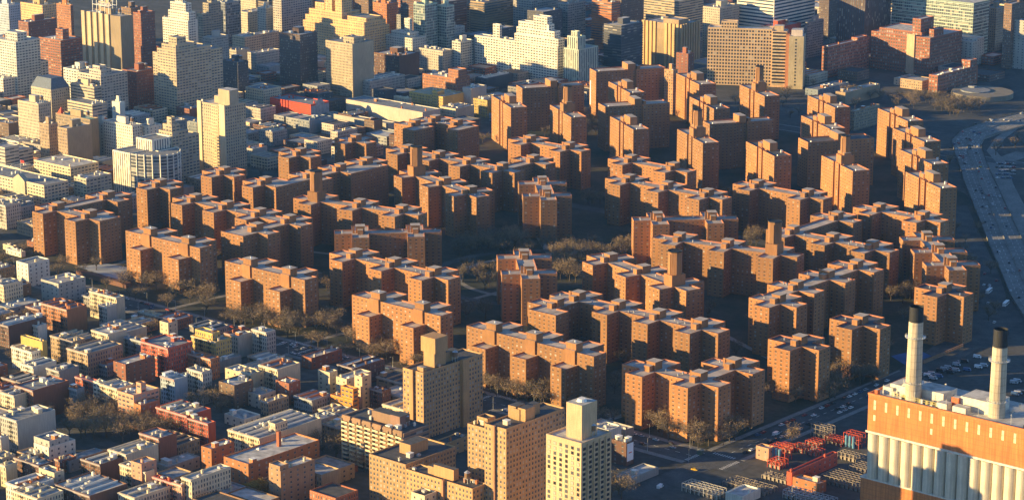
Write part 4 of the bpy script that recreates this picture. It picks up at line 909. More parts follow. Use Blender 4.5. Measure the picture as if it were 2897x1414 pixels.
# buildings behind the pale yellow tower and the low yards
bn, w_, d_ = blk('L3', 830, 935, 850, 990, 16, 'dkbrick', 'few', 'dark brick building with a big white poster wall behind the pale yellow tower', 'building', nclut=8)
m = MB(); m.box(0, .8, 3, .15, d_ - .8, 15); m.build('poster', [plain('white_poster', (.8, .8, .8), .7, .05, .3)], bn)
m = MB(); m.box(.15, d_ * .3, 8.2, .2, d_ * .7, 8.9); m.build('poster_print', [plain('red_print', (.7, .15, .08), .7)], bn)
blk('L3', 690, 925, 760, 990, 6, 'grey', 'none', 'flat pale roof of the low shop behind the pale yellow tower', 'shop', roof=1, nclut=2)
blk('L3', 835, 945, 1112, 1165, 5, 'grey', 'none', 'low yard building with a frosted roof near the street crossing', 'building', roof=1, nclut=2)
blk('L3', 700, 810, 760, 900, 12, 'white', 'none', 'low building with tilted white roof panels behind the pale yellow tower', 'building', roof=1, nclut=3)
# ------------------------------------------------------------------ power plant
PB = U('L4', 780, 505, 75)           # south-west roof corner
def grimy(name, c, streak, dirt, rough=.8, course=0):
    m, n, b = new_mat(name)
    f1 = noise(n, 1.0, 5, (.9, .9, .045)); f2 = noise(n, .08, 5); f3 = noise(n, 1.6, 3)
    col = mixc(n, 1.0, c, ramp(n, f1, [(.38, (streak,) * 3), (.6, (1.05,) * 3)]), 'MULTIPLY')
    col = mixc(n, 1.0, col, ramp(n, f2, [(.35, (dirt, dirt, dirt)), (.65, (1.08, 1.06, 1.04))]), 'MULTIPLY')
    col = mixc(n, 1.0, col, ramp(n, f3, [(.3, (.9, .9, .9)), (.7, (1.08, 1.08, 1.08))]), 'MULTIPLY')
    if course:
        tc = n.nodes.new('ShaderNodeTexCoord'); sp = n.nodes.new('ShaderNodeSeparateXYZ'); n.links.new(tc.outputs['Object'], sp.inputs[0])
        fz = math_(n, 'FRACT', math_(n, 'DIVIDE', sp.outputs[2], course)); k_ = math_(n, 'COMPARE', fz, .5, .05)
        col = mixc(n, math_(n, 'MULTIPLY', k_, .28), col, (.12, .07, .04))
    n.links.new(col, b.inputs['Base Color']); b.inputs['Roughness'].default_value = rough; b.inputs['Specular IOR Level'].default_value = .3; return m
M_pw = grimy('plant_brick', (.56, .20, .065), .78, .86, .85, 3.4); M_silo = grimy('silo_paint', (.60, .54, .42), .8, .85, .6)
PL, PD = 118.0, 46.0
root = empty('power_plant', (PB[0], PB[1], 0)); FOOT.append((PB[0] - 2, PB[1] - 5, PB[0] + PL, PB[1] + PD))
m = MB(); m.box(0, 4.5, 0, PL, PD, 24, False); m.box(0, 4.5, 24, PL, PD, 52, False); m.box(0, 0, 52, PL, PD, 75, False, 0, 1)
m.box(-2.5, -1.5, 0, PL, PD, 21.5, True, 0, 2)
m.build('wall', [M_pw, ROOFS[1], M_copel], root)
m = MB(); m.box(-.8, -.8, 51, PL, 0, 52.2); m.box(-2.8, -1.9, 21.5, PL, 4.4, 22.4); m.build('ledge', [M_copel], root)
m = MB(); m.box(-.3, -.3, 75, PL, .8, 76.2); m.box(-.3, .8, 75, .7, PD, 76.2); m.build('parapet', [plain('plant_cope', (.6, .2, .07), .8)], root)
cm = MB(); cm.cyl(0, 0, 22.4, 51, 3.75, 3.75, 24, 0, True)
for k in range(3): cm.cyl(0, 0, 29 + k * 7, 29.25 + k * 7, 3.8, 3.8, 24, 0, False)
cme = cm.mesh('silo', [M_silo])
for k in range(16): place('silo', cme, root, (4.3 + k * 7.9, 1.5, 0))
lm = MB(); lm.box(-.4, -.2, 23, .4, .5, 50); 
for q in range(4): lm.box(-.7, -.5, 28 + q * 5.5, .7, .5, 29.2 + q * 5.5)
lme = lm.mesh('drain_shaft', [plain('drain_red', (.3, .15, .08), .8)])
for k in range(15): place('drain_shaft', lme, root, (8.25 + k * 7.9, 3.2, 0))
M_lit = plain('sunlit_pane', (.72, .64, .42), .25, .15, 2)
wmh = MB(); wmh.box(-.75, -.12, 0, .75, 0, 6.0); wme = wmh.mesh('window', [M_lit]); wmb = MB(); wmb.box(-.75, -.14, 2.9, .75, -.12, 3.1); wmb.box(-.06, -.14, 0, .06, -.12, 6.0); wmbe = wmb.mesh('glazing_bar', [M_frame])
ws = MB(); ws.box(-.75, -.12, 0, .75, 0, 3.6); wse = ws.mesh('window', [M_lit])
for k in range(14):
    q = place('window', wme, root, (4.8 + k * 8.05, 0, 66.2)); place('glazing_bar', wmbe, q, (0, 0, 0))
for k in (0, 5): place('window', wse, root, (4.8 + k * 8.05, 0, 59.2))
# roof plant of the station
def roof_box(x0, y0, x1, y1, h, mat, name='plant_house', z=75): solid(name, root, x0, y0, z, x1, y1, z + h, mat, ROOFS[1])
roof_box(5, 8, 12, 16, 4.5, M_copel, 'boiler_duct'); roof_box(9, 10, 23, 24, 6.5, M_copel, 'boiler_duct'); roof_box(24, 14, 44, 30, 6, M_copel); roof_box(57, 12, 80, 30, 8, M_copel)
roof_box(46, 3, 53, 9, 4, M_copel, 'air_handler'); roof_box(57, 3, 66, 9, 4, M_copel, 'air_handler'); roof_box(3, 2, 5, 5, 3.2, plain('coping_red2', (.5, .14, .06), .8), 'vent_house'); roof_box(52, 10, 57, 14, 7, plain('coping_red2', (.5, .14, .06), .8), 'vent_house')
m = MB(); m.quad([(12, 9, 76), (24, 13, 76), (24, 13, 83), (20, 12, 86)]); m.quad([(12, 9.2, 76), (20, 12.2, 86), (24, 13.2, 83), (24, 13.2, 76)]); m.quad([(12, 9, 76), (20, 12, 86), (20, 20, 86), (12, 20, 76)]); m.build('sloping_duct', [M_copel], root)
m = MB()
for k in range(12): m.bar((14 + k * 3, 5, 75), (14 + k * 3, 5, 77.8), .2)
for zz in (76.5, 77.8): m.bar((14, 5, zz), (47, 5, zz), .2)
for k in range(7): m.box(20 + k * 4, 6, 75, 22 + k * 4, 8, 77)
m.build('roof_railing', [plain('yellow_rail', (.5, .42, .16), .6)], root)
r_ = random.Random(3)
for k in range(26):
    x, y = r_.uniform(2, PL - 4), r_.uniform(2, PD - 4); s_ = r_.uniform(.5, 1.6)
    solid('vent', root, x, y, 75, x + s_, y + s_, 75 + r_.uniform(.8, 3), r_.choice([M_metal, M_copel, M_black]))
for k in range(5):
    x = 8 + k * 22; m = MB(); m.bar((x, 4, 75), (x, 4, 82), .16); m.bar((x - .6, 4, 81), (x + .6, 4, 81), .12); m.build('mast', [M_metal], root)
tag(root, 'huge orange brick power plant with a row of pale silo-like columns, bottom right', 'power plant')
def stack(X, ybase, ytop, zb, label, blackfrac):
    bx, by = None, None
    # base sits on the roof, inside the footprint
    b_ = U('L4', X, ybase, zb); rt = empty('smokestack', (b_[0], b_[1], zb))
    sx, sy = S('L4', X, ybase); tx, ty = S('L4', X, ytop)
    lo, hi = 5.0, 150.0
    for _ in range(40):
        md_ = (lo + hi) / 2
        if pr(b_[0], b_[1], zb + md_)[1] > ty: lo = md_
        else: hi = md_
    H_ = lo; r0, r1 = 5.0, 4.2
    zt = H_ * blackfrac
    m = MB(); m.cyl(0, 0, 0, zt, r0, r0 + (r1 - r0) * blackfrac, 24, 0, False); m.build('shaft', [grimy('stack_concrete', (.56, .47, .34), .78, .8, .8, 4.5)], rt)
    m = MB(); m.cyl(0, 0, zt, H_, r0 + (r1 - r0) * blackfrac, r1, 24, 0, False); m.cyl(0, 0, H_ - 2, H_ - 1.9, r1 - .1, r1 - .1, 24, 0, True); m.build('soot_collar', [M_black], rt)
    m = MB()
    for f in (.22, .8):
        zz = zt * f; m.cyl(0, 0, zz, zz + .25, r0 + 1.3, r0 + 1.3, 24)
        for i in range(24):
            a = i * math.pi / 12; m.bar(((r0 + 1.2) * math.cos(a), (r0 + 1.2) * math.sin(a), zz), ((r0 + 1.2) * math.cos(a), (r0 + 1.2) * math.sin(a), zz + 1.3), .12)
        m.cyl(0, 0, zz + 1.3, zz + 1.4, r0 + 1.3, r0 + 1.3, 24, 0, False)
    m.build('gallery', [M_metal], rt)
    m = MB()
    for dx in (-.3, .3): m.bar((dx, -r0 - .35, 0), (dx, -r1 - .6, zt), .1)
    m.build('ladder', [M_metal], rt)
    tag(rt, label, 'smokestack', 'smokestacks of the power plant'); return rt
stack(1095, 540, -120, 75, 'left smokestack with a thick black top rising from the plant roof', .84)
stack(1690, 660, 40, 75, 'right smokestack with a black top and two ring galleries', .80)
sb_ = U('L4', 1700, 640, 76); m = MB()
for k in range(9):
    r_k = 2.2 + .5 * k; m.box(sb_[0] + k * 3.2, sb_[1] - r_k * .5 + k * .6, 77 + k * .7, sb_[0] + k * 3.2 + 3.19, sb_[1] + r_k * .5 + k * .6, 78.5 + k * 1.3)
sm = bpy.data.materials.new('steam'); sm.use_nodes = True; n = sm.node_tree; n.nodes.clear(); o_ = n.nodes.new('ShaderNodeOutputMaterial'); v_ = n.nodes.new('ShaderNodeVolumePrincipled')
v_.inputs['Color'].default_value = (.95, .95, .95, 1); n.links.new(math_(n, 'MULTIPLY', noise(n, .35, 3), .22), v_.inputs['Density']); n.links.new(v_.outputs[0], o_.inputs['Volume'])
o = m.build('steam', [sm]); tag(o, 'thin white steam drifting over the plant roof from the foot of the right smokestack', 'steam', None, 'stuff')
# ------------------------------------------------------------------ substation in front of the plant
M_lat = plain('weathered_lattice', (.30, .26, .22), .6, .3, 1, .3)
M_sub = plain('rust_red_frame', (.5, .07, .03), .7, .3, .5); M_subo = plain('orange_brick', (.50, .21, .10), .85, .2, .5)
def frame_rack(name, t, X, Y, nx, ny, nz, s, mat, label, cat='switchgear', blue=False):
    p = U(t, X, Y); rt = empty(name, (p[0], p[1], 0)); m = MB()
    for i in range(nx + 1):
        for j in range(ny + 1):
            m.bar((i * s, j * s, 0), (i * s, j * s, nz * s * .8), .32)
            for k in range(1, nz + 1):
                if i < nx: m.bar((i * s, j * s, k * s * .8), ((i + 1) * s, j * s, k * s * .8), .26)
                if j < ny: m.bar((i * s, j * s, k * s * .8), (i * s, (j + 1) * s, k * s * .8), .26)
    m.build('steel_frame', [mat], rt)
    rr_ = random.Random(int(X)); tk = ('tr', 0)
    if tk not in CLUT:
        q_ = MB(); q_.box(-1, -1, 0, 1, 1, 2.6); q_.cyl(0, 0, 2.6, 4.2, .3, .2, 6); CLUT[tk] = q_.mesh('transformer', [M_lat])
    for i in range(nx):
        for j in range(ny):
            place('transformer', CLUT[tk], rt, ((i + .5) * s, (j + .5) * s, 0), 0, (rr_.uniform(.6, 1.1), rr_.uniform(.6, 1.1), rr_.uniform(.6, 1.2)))
    if blue:
        m = MB()
        for k in range(3): m.cyl((k + 1) * s * .7, -.8, .4, nz * s * .7, .9, .9, 10)
        m.build('cooling_tank', [plain('blue_tank', (.12, .28, .42), .5)], rt)
    tag(rt, label, cat); FOOT.append((p[0], p[1], p[0] + nx * s, p[1] + ny * s)); return rt
frame_rack('switchgear', 'L4', 75, 960, 3, 2, 3, 4, M_sub, 'red steel rack with blue tanks left of the substation', blue=True)
frame_rack('switchgear', 'L4', 600, 870, 3, 2, 3, 4, M_sub, 'red steel rack with blue tanks right of the substation, nearest the plant', blue=True)
frame_rack('switchgear', 'L4', 370, 800, 4, 2, 3, 3.6, M_lat, 'bare grey lattice frame behind the substation wall')
frame_rack('switchgear', 'L4', 440, 1130, 9, 5, 2, 3.4, M_lat, 'dense grey insulator yard in front of the plant')
frame_rack('switchgear', 'L4', 170, 1240, 10, 3, 2, 3.4, M_metal, 'pale steel gantries at the bottom edge left of the plant')
frame_rack('switchgear', 'L3', 1330, 1190, 8, 3, 2, 3.4, M_copel, 'sunlit pale gantries south of the street crossing')
frame_rack('switchgear', 'L4', 210, 900, 6, 3, 1, 3.6, M_sub, 'low dark red bus racks inside the substation wall')
frame_rack('switchgear', 'L3', 1620, 1150, 9, 4, 1, 3.6, M_lat, 'shaded grey bus racks near the avenue corner')
frame_rack('switchgear', 'L4', 60, 1020, 3, 3, 2, 3.2, M_sub, 'sunlit red steel rack at the front left of the substation')
frame_rack('switchgear', 'L4', 270, 1100, 4, 2, 2, 2.6, M_sub, 'bright red bus rack at the front of the substation hall')
frame_rack('switchgear', 'L4', 470, 850, 4, 2, 2, 3.2, M_sub, 'red rack between the lattice frame and the right blue tanks')
blk('L4', 210, 235, 1060, 560, 9, 'red', 'few', 'dark red brick substation hall wall with a flat roof', 'substation', roof=ROOFS[3], nclut=2)
for X_, Y_, a_, b_, c_, mt_, lb_ in ((140, 905, 3, 2, 2, M_sub, 'small red steel rack just right of the left blue tanks'), (560, 960, 6, 2, 2, M_lat, 'tall grey gantry row against the plant wall'), (330, 880, 3, 3, 2, M_sub, 'red steel rack in the middle of the substation'), (20, 1100, 6, 3, 1, M_lat, 'low grey racks along the left edge of the substation'), (640, 1060, 4, 4, 2, M_lat, 'grey insulator racks squeezed beside the plant corner')):
    frame_rack('switchgear', 'L4', X_, Y_, a_, b_, c_, 3.1, mt_, lb_)
blk('L4', 240, 430, 1140, 480, 7, 'orange', 'few', 'sunlit orange brick shed below the substation', 'building', roof=0, nclut=1)
blk('L4', -20, 70, 890, 110, 9, 'pink', 'few', 'pink rendered gable house left of the substation', 'building', nclut=0)
blk('L3', 1640, 1760, 1230, 1890, 6, 'white', 'none', 'bright flat white roof at the bottom edge near the avenue', 'building', roof=1, nclut=1)
# ------------------------------------------------------------------ fill the remaining lots with row houses
PARK = []
def in_view(x, y, z, m=60):
    p = pr(x, y, z); return -m < p[0] < IW + m and -m < p[1] < IH + m
FILLQ = []
def fill_lots(x0, x1, y0, y1, dmin, dmax, hmin, hmax, cols, styles, margin=60, cap=200, far=False, kind_='building'):
    n = 0; y = y0
    while y < y1 and n < cap:
        d = rg.uniform(dmin, dmax); x = x0
        while x < x1 and n < cap:
            w_ = rg.uniform(15, 32) if not far else rg.uniform(16, 40)
            if not overlaps(x, y, x + w_, y + d, .4) and in_view(x + w_ / 2, y + d / 2, hmin, margin) and not any(a <= x + w_ / 2 <= c and b <= y + d / 2 <= e for a, b, c, e in PARK):
                z = rg.uniform(hmin, hmax); p = pr(x + w_ / 2, y + d / 2, z)
                if far and p[0] > 1640 and p[1] < 420: z = rg.uniform(7, 12)
                elif far and rg.random() < .2: z *= rg.uniform(1.4, 1.9)
                FOOT.append((x, y, x + w_, y + d)); n += 1
                k_ = FPX / Vector((x, y, z - HC)).length
                FILLQ.append((w_ * z * k_ * k_, x, y, w_, d, z, rg.choice(cols), rg.choice(styles), rg.randrange(4), kind_))
            x += w_ + (0 if rg.random() < .8 else rg.uniform(2, 8))
        y += d + (rg.uniform(2, 6) if not far else rg.uniform(4, 10))
# the dark tree-filled park among the tenements
pa = [U('L1', 440, 640), U('L1', 1000, 700), U('L1', 1000, 860), U('L1', 500, 860)]
PARK.append((min(p[0] for p in pa), min(p[1] for p in pa), max(p[0] for p in pa), max(p[1] for p in pa)))
PARK.append((-1720, 1755, -880, 2400)); PARK.append((-960, 900, -560, 1247))
for yb in (1022, 1100, 1176):
    fill_lots(-1705, -1310, yb, yb + 52, 15, 20, 7, 11, ['brick', 'cream', 'grey', 'dkbrick', 'brown', 'tan', 'brick', 'brown', 'ltgrey', 'orange'], ['ten', 'ten', 'few'], 120, cap=34, kind_='tenement')
    fill_lots(-1292, -1104, yb, yb + 52, 15, 20, 7, 10, ['brick', 'cream', 'grey', 'dkbrick', 'tan', 'ltgrey'], ['ten', 'few'], 120, cap=14, kind_='tenement')
for i in range(0, 5): fill_lots(-2000 - i * 60, -1738, 1256 + i * 82, 1256 + i * 82 + 60, 16, 22, 10, 18, ['brick', 'cream', 'grey', 'dkbrick', 'tan', 'white'], ['ten', 'punch'], 60, cap=16)
for i in range(5, 12): fill_lots(-2500 + i * 30, -1738, 1256 + i * 82, 1256 + i * 82 + 62, 18, 28, 8, 16, ['brick', 'cream', 'grey', 'dkbrick', 'brown', 'ltgrey', 'blue', 'dark'], ['ten', 'punch', 'wide'], 60, cap=24)
for i in range(9): fill_lots(-2500 + i * 30, -1500 + i * 10, 2260 + i * 100, 2260 + i * 100 + 60, 25, 40, 22, 55, ['brick', 'cream', 'grey', 'dkbrick', 'brown', 'ltgrey', 'blue', 'dark', 'tan', 'beige'], ['punch', 'wide', 'strip'], 60, cap=22, far=True)
for yb in (850, 930, 1012, 1095, 1178):
    fill_lots(-2150, -1735, yb, yb + 55, 16, 20, 10, 16, ['brick', 'cream', 'grey', 'brown', 'tan'], ['ten', 'few'], 420, cap=30, kind_='outlying')
    if yb < 1020: fill_lots(-1705, -975, yb, yb + 60, 16, 20, 9, 14, ['brick', 'cream', 'grey', 'brown', 'tan'], ['ten', 'few'], 420, cap=60, kind_='outlying')
FILLQ.sort(reverse=True); nb_ = 0; rest = {}
for area, x, y, w_, d, z, c, stl, ri, kd in FILLQ:
    if kd == 'building': nb_ += 1
    if kd == 'outlying' or (kd == 'building' and nb_ > 130):
        W, RF, CP, *_ = heightfield([(x, y, x + w_, y + d, z)], stl, .9)
        for mb, mt in ((W, facade(COLS[c], stl)), (RF, ROOFS[ri]), (CP, facade(COLS[c], 'none'))):
            q = rest.setdefault(mt.name, (MB(), mt))[0]; i0 = len(q.v)
            q.v += mb.v; q.f += [tuple(v + i0 for v in f_) for f_ in mb.f]; q.uv += mb.uv; q.mi += mb.mi
        continue
    root = shell(kd, (x + w_, y), 0, [(-w_, 0, 0, d, z)], COLS[c], stl, ROOFS[ri], None, .9)
    clutter(root, w_, d, z, COLS[c], rg.randint(2, 4) if z < 25 else 2)
    if kd == 'tenement': fire_escape(root, w_, z, COLS[c])
    root['category'] = kd; root['group'] = 'city buildings around the brick estate' if kd == 'building' else 'tenements south of the wide street'
    fl = 'low' if z < 13 else ('mid-height' if z < 26 else 'tall')
    GEN.append((root, '%s %s %s' % (fl, WORD[c], kd), pr(x + w_ / 2, y + d / 2, z)))
bigm = MB(); mats_ = []
for nm, (q, mt) in rest.items():
    i0 = len(bigm.v); mi = len(mats_); mats_.append(mt)
    bigm.v += q.v; bigm.f += [tuple(v + i0 for v in f_) for f_ in q.f]; bigm.uv += q.uv; bigm.mi += [mi] * len(q.f)
if mats_:
    o = bigm.build('distant_buildings', mats_); tag(o, 'mass of small far rooftops between and behind the named city blocks', 'buildings', None, 'stuff')
# ------------------------------------------------------------------ trees
M_bark = plain('bark', (.10, .08, .06), .95, .3, 2); M_twig = plain('winter_twigs', (.27, .20, .125), .95, .35, .5); M_leaf = plain('dry_leaves', (.40, .26, .06), .9, .35, .6)
M_twig2 = plain('winter_twigs_dark', (.18, .145, .10), .95, .35, .5)
def tree_meshes(seed, H_=12.0, twigs=900, mat=None, leaf=False):
    r = random.Random(seed); T = MB(); Cc = MB()
    hb_ = H_ * .28; T.cyl(0, 0, 0, hb_, .38, .26, 7, 0, False)
    tips = []
    for i in range(8):
        a = i * math.pi / 4 + r.uniform(-.3, .3); l = r.uniform(.3, .48) * H_; el = r.uniform(.55, 1.25)
        p0 = Vector((0, 0, hb_ * r.uniform(.8, 1.05))); p1 = p0 + Vector((math.cos(a) * math.cos(el), math.sin(a) * math.cos(el), math.sin(el))) * l
        T.bar(p0, p1, .2); tips.append(p1)
        for j in range(4):
            b = a + r.uniform(-1.2, 1.2); e = r.uniform(.2, 1.3); st_ = p0.lerp(p1, r.uniform(.45, 1)); q = st_ + Vector((math.cos(b) * math.cos(e), math.sin(b) * math.cos(e), math.sin(e))) * l * r.uniform(.4, .75)
            T.bar(st_, q, .09); tips.append(q)
    for k in range(twigs):
        c = r.choice(tips); s = c + Vector((r.gauss(0, 1), r.gauss(0, 1), r.gauss(0, .8))) * H_ * .075
        d = Vector((r.gauss(0, 1), r.gauss(0, 1), r.gauss(.5, .8))).normalized()
        if leaf:
            e = d.orthogonal().normalized() * .22; d = d * .45
        else: e = d.cross(Vector((r.gauss(0, 1), r.gauss(0, 1), r.gauss(0, 1)))).normalized() * r.uniform(.04, .1); d = d * r.uniform(.7, 1.8)
        Cc.quad([s - e, s + e, s + d + e * .3, s + d - e * .3])
    return T.mesh('trunk', [M_bark]), Cc.mesh('crown', [mat or M_twig])
TM = [tree_meshes(i, 12 + i % 3, 900, M_twig if i % 3 else M_twig2) for i in range(6)]; TLm = tree_meshes(50, 11, 2600, M_leaf, True)
NT = 0
SPOTS = []
def tree(x, y, kind=None, label='', group='', s=None):
    global NT
    t, c = TM[kind if kind is not None else rg.randrange(6)] if kind != 'leaf' else TLm
    o = empty('tree', (x, y, 0), rg.uniform(0, 6.28)); s = s or rg.uniform(.95, 1.45); o.scale = (s, s, s * rg.uniform(.9, 1.1))
    place('trunk', t, o, (0, 0, 0)); place('crown', c, o, (0, 0, 0)); tag(o, label, 'tree', group); NT += 1; SPOTS.append((x, y)); return o
def on_road(x, y):
    if abs(x + 905) < 13 or abs(x + 1724) < 13 or abs(y - 1248) < 13 or abs(y - 2178) < 12 or abs(y - 2262) < 9: return True
    for P, Q in ((FL, FR),):
        for i in range(len(P) - 1):
            a, b = lerp(P[i], Q[i], .5), lerp(P[i + 1], Q[i + 1], .5); hw_ = math.hypot(P[i][0] - Q[i][0], P[i][1] - Q[i][1]) / 2 + 4
            dx, dy = b[0] - a[0], b[1] - a[1]; t = max(0, min(1, ((x - a[0]) * dx + (y - a[1]) * dy) / (dx * dx + dy * dy)))
            if math.hypot(x - a[0] - dx * t, y - a[1] - dy * t) < hw_: return True
    return False
def free(x, y, m=5):
    return not on_road(x, y) and not overlaps(x, y, x, y, m) and all((x - a) ** 2 + (y - b) ** 2 > 30 for a, b in SPOTS[-120:])
def clump(pts, rad, n, label, group, s=None):
    n = n - 1 if n > 2 else n
    for (t, X, Y) in pts:
        p = U(t, X, Y); k = 0; tr = 0
        while k < n and tr < 60:
            tr += 1; x, y = p[0] + rg.gauss(0, rad), p[1] + rg.gauss(0, rad)
            if free(x, y, 3): tree(x, y, None, label, group, s); k += 1
clump([('M1', 1000, 880), ('M1', 1080, 920), ('M1', 1300, 960), ('M1', 1370, 1000), ('M1', 1500, 1040)], 6, 3, 'bare tree in the shaded strip at the foot of the first front-row brick block', 'bare trees before the first front-row block')
clump([('M1', 1700, 1170), ('M2', 60, 1160), ('M2', 150, 1180), ('M2', 480, 1170), ('M2', 620, 1220), ('M2', 300, 1230), ('L2', 200, 40), ('L2', 320, 90), ('L2', 540, 60)], 6, 4, 'bare tree on the street verge below the second front-row brick block', 'bare trees before the second front-row block')
clump([('L2', 880, 180), ('L2', 950, 230), ('L2', 1050, 210), ('L2', 1350, 260)], 6, 3, 'bare tree at the foot of the third front-row brick block', 'bare trees before the third front-row block')
clump([('L2', 1700, 500), ('L2', 1800, 520), ('L3', 60, 560), ('L3', 150, 570), ('L3', 290, 560), ('L3', 350, 570)], 5, 3, 'bare tree at the foot of the four-winged front-row block', 'bare trees before the fourth front-row block')
clump([('L3', 1170, 790), ('L3', 1250, 830), ('L3', 1400, 870), ('L3', 1560, 880), ('L3', 1700, 860), ('L3', 1800, 870)], 5, 3, 'bare tree around the foot of the corner block by the avenue crossing', 'bare trees around the corner block')
clump([('M2', 1560, 640), ('M2', 1620, 650), ('M2', 1700, 650), ('M2', 1780, 660)], 9, 5, 'bare tree on the left side of the oval lawn', 'bare trees left of the oval')
clump([('M2', 1600, 880), ('M2', 1680, 900), ('M2', 1730, 870), ('M2', 1650, 1130), ('M2', 1500, 1100)], 8, 4, 'bare tree just left of the south diagonal pair', 'bare trees left of the south diagonal pair')
clump([('M3', 700, 700), ('M3', 800, 700), ('M3', 900, 690), ('M3', 600, 720)], 9, 6, 'pale sunlit bare tree between the oval lawn and the right diagonal slab', 'sunlit bare trees right of the oval')
clump([('M3', 500, 830), ('M3', 560, 860), ('M3', 450, 780)], 7, 5, 'bare tree just right of the south diagonal pair', 'bare trees right of the south diagonal pair')
clump([('M3', 720, 330), ('M3', 780, 330), ('M3', 20, 620), ('M3', 100, 620), ('M3', 300, 640)], 8, 4, 'bare tree around the north diagonal pair', 'bare trees round the north diagonal pair')
clump([('M4', 10, 620), ('M3', 1850, 600), ('M4', 1060, 960), ('M4', 1100, 1000), ('M4', 780, 1200)], 7, 3, 'bare tree in a gap on the right side of the estate', 'bare trees in right-hand gaps')
clump([('L4', 720, 420), ('L4', 780, 430), ('L4', 640, 430), ('L4', 560, 560)], 7, 4, 'bare tree in the shade between the two nearest brick towers and the avenue', 'bare trees by the avenue')
clump([('T3', 700, 880), ('T3', 330, 900), ('T3', 260, 900), ('T3', 1650, 1130), ('T3', 700, 960)], 9, 4, 'bare tree in shade among the rear brick towers', 'bare trees among the rear towers')
clump([('A6', 700, 60), ('A6', 800, 80), ('A6', 950, 120), ('A6', 1050, 150), ('A6', 1150, 190), ('A6', 1250, 150), ('A6', 600, 110), ('A6', 850, 60)], 11, 4, 'brown sunlit tree beside the highway bend, upper right', 'trees by the highway bend')
clump([('L1', 560, 700), ('L1', 640, 720), ('L1', 760, 740), ('L1', 860, 760), ('L1', 940, 800), ('L1', 700, 800), ('L1', 600, 790), ('L1', 820, 700)], 6, 4, 'tree in the dark park among the tenements', 'trees of the dark park')
clump([('L1', 560, 320), ('L1', 640, 340), ('L1', 1060, 780), ('L1', 1150, 800), ('L1', 1250, 790)], 5, 2, 'bare tree standing in a back yard of the tenements', 'back yard trees')
clump([('L1', 1500, 610), ('L1', 1560, 600)], 5, 2, 'reddish sunlit bare tree right of the red brick row', 'trees right of the red brick row')
clump([('L2', 620, 930), ('L2', 700, 960), ('L2', 800, 1010), ('L2', 560, 900)], 5, 3, 'tree in the dark yard left of the balcony slab', 'trees left of the balcony slab')
for q, w_ in ((('L3', 880, 1220), 1.0), (('L3', 830, 1240), .9), (('L3', 900, 1250), .8)):
    p = U(*q); tree(p[0], p[1], 2, 'brownish bare tree right beside the pale yellow tower', 'trees beside the pale yellow tower')
p = U('L4', 235, 860); tree(p[0], p[1], 4, 'pale bare tree standing alone behind the substation racks', None, 1.1)
for q in (('L1', 1800, 1250), ('L2', 30, 1250), ('L1', 1850, 1235)):
    p = U(*q); tree(p[0], p[1], 'leaf', 'tree with yellow autumn leaves below the school', 'yellow trees below the school', 1.1)
k = 0
while NT < 296 and k < 4000:
    k += 1; x, y = rg.uniform(-1700, -930), rg.uniform(1268, 1740)
    if free(x, y, 4.5): tree(x, y, None, 'bare winter tree in a shaded court between the brick blocks', 'bare trees in the estate courts', rg.uniform(.9, 1.35))
# the rest of the winter trees, beyond the first three hundred: one mass
srcs = []
for i in range(4):
    a, b = tree_meshes(90 + i, 12, 420, M_twig)
    q = []
    for me in (a, b): q.append(([tuple(v.co) for v in me.vertices], [tuple(p.vertices) for p in me.polygons]))
    srcs.append(q)
big_t = MB(); k = 0; nt_ = 0
zones = [(-1705, -930, 1268, 1745, 120), (-1705, -1250, 1755, 2140, 40), (-1705, -930, 1261, 1266, 24), (-1900, -1738, 1260, 1700, 20), (-1290, -930, 1750, 2000, 20), (-1700, -1310, 1030, 1228, 20), (-1640, -1150, 2130, 2430, 60)]
for x0, x1, y0, y1, cnt in zones:
    c_ = 0; k = 0
    while c_ < cnt and k < 4000:
        k += 1; x, y = rg.uniform(x0, x1), rg.uniform(y0, y1)
        if overlaps(x, y, x, y, 3.5) or on_road(x, y) or not in_view(x, y, 5, 0): continue
        s_ = rg.uniform(.8, 1.3); a = rg.uniform(0, 6.28); ca, sa = math.cos(a) * s_, math.sin(a) * s_
        for mi, (vs, fs) in enumerate(srcs[rg.randrange(4)]):
            i0 = len(big_t.v); big_t.v += [(x + v[0] * ca - v[1] * sa, y + v[0] * sa + v[1] * ca, v[2] * s_) for v in vs]
            big_t.f += [tuple(i0 + q for q in f) for f in fs]; big_t.mi += [mi] * len(fs)
        c_ += 1; nt_ += 1
big_t.uv = [[(0, 0)] * len(f) for f in big_t.f]
o = big_t.build('winter_trees', [M_bark, M_twig]); tag(o, 'mass of further bare winter trees scattered through courts and back yards', 'trees', None, 'stuff')
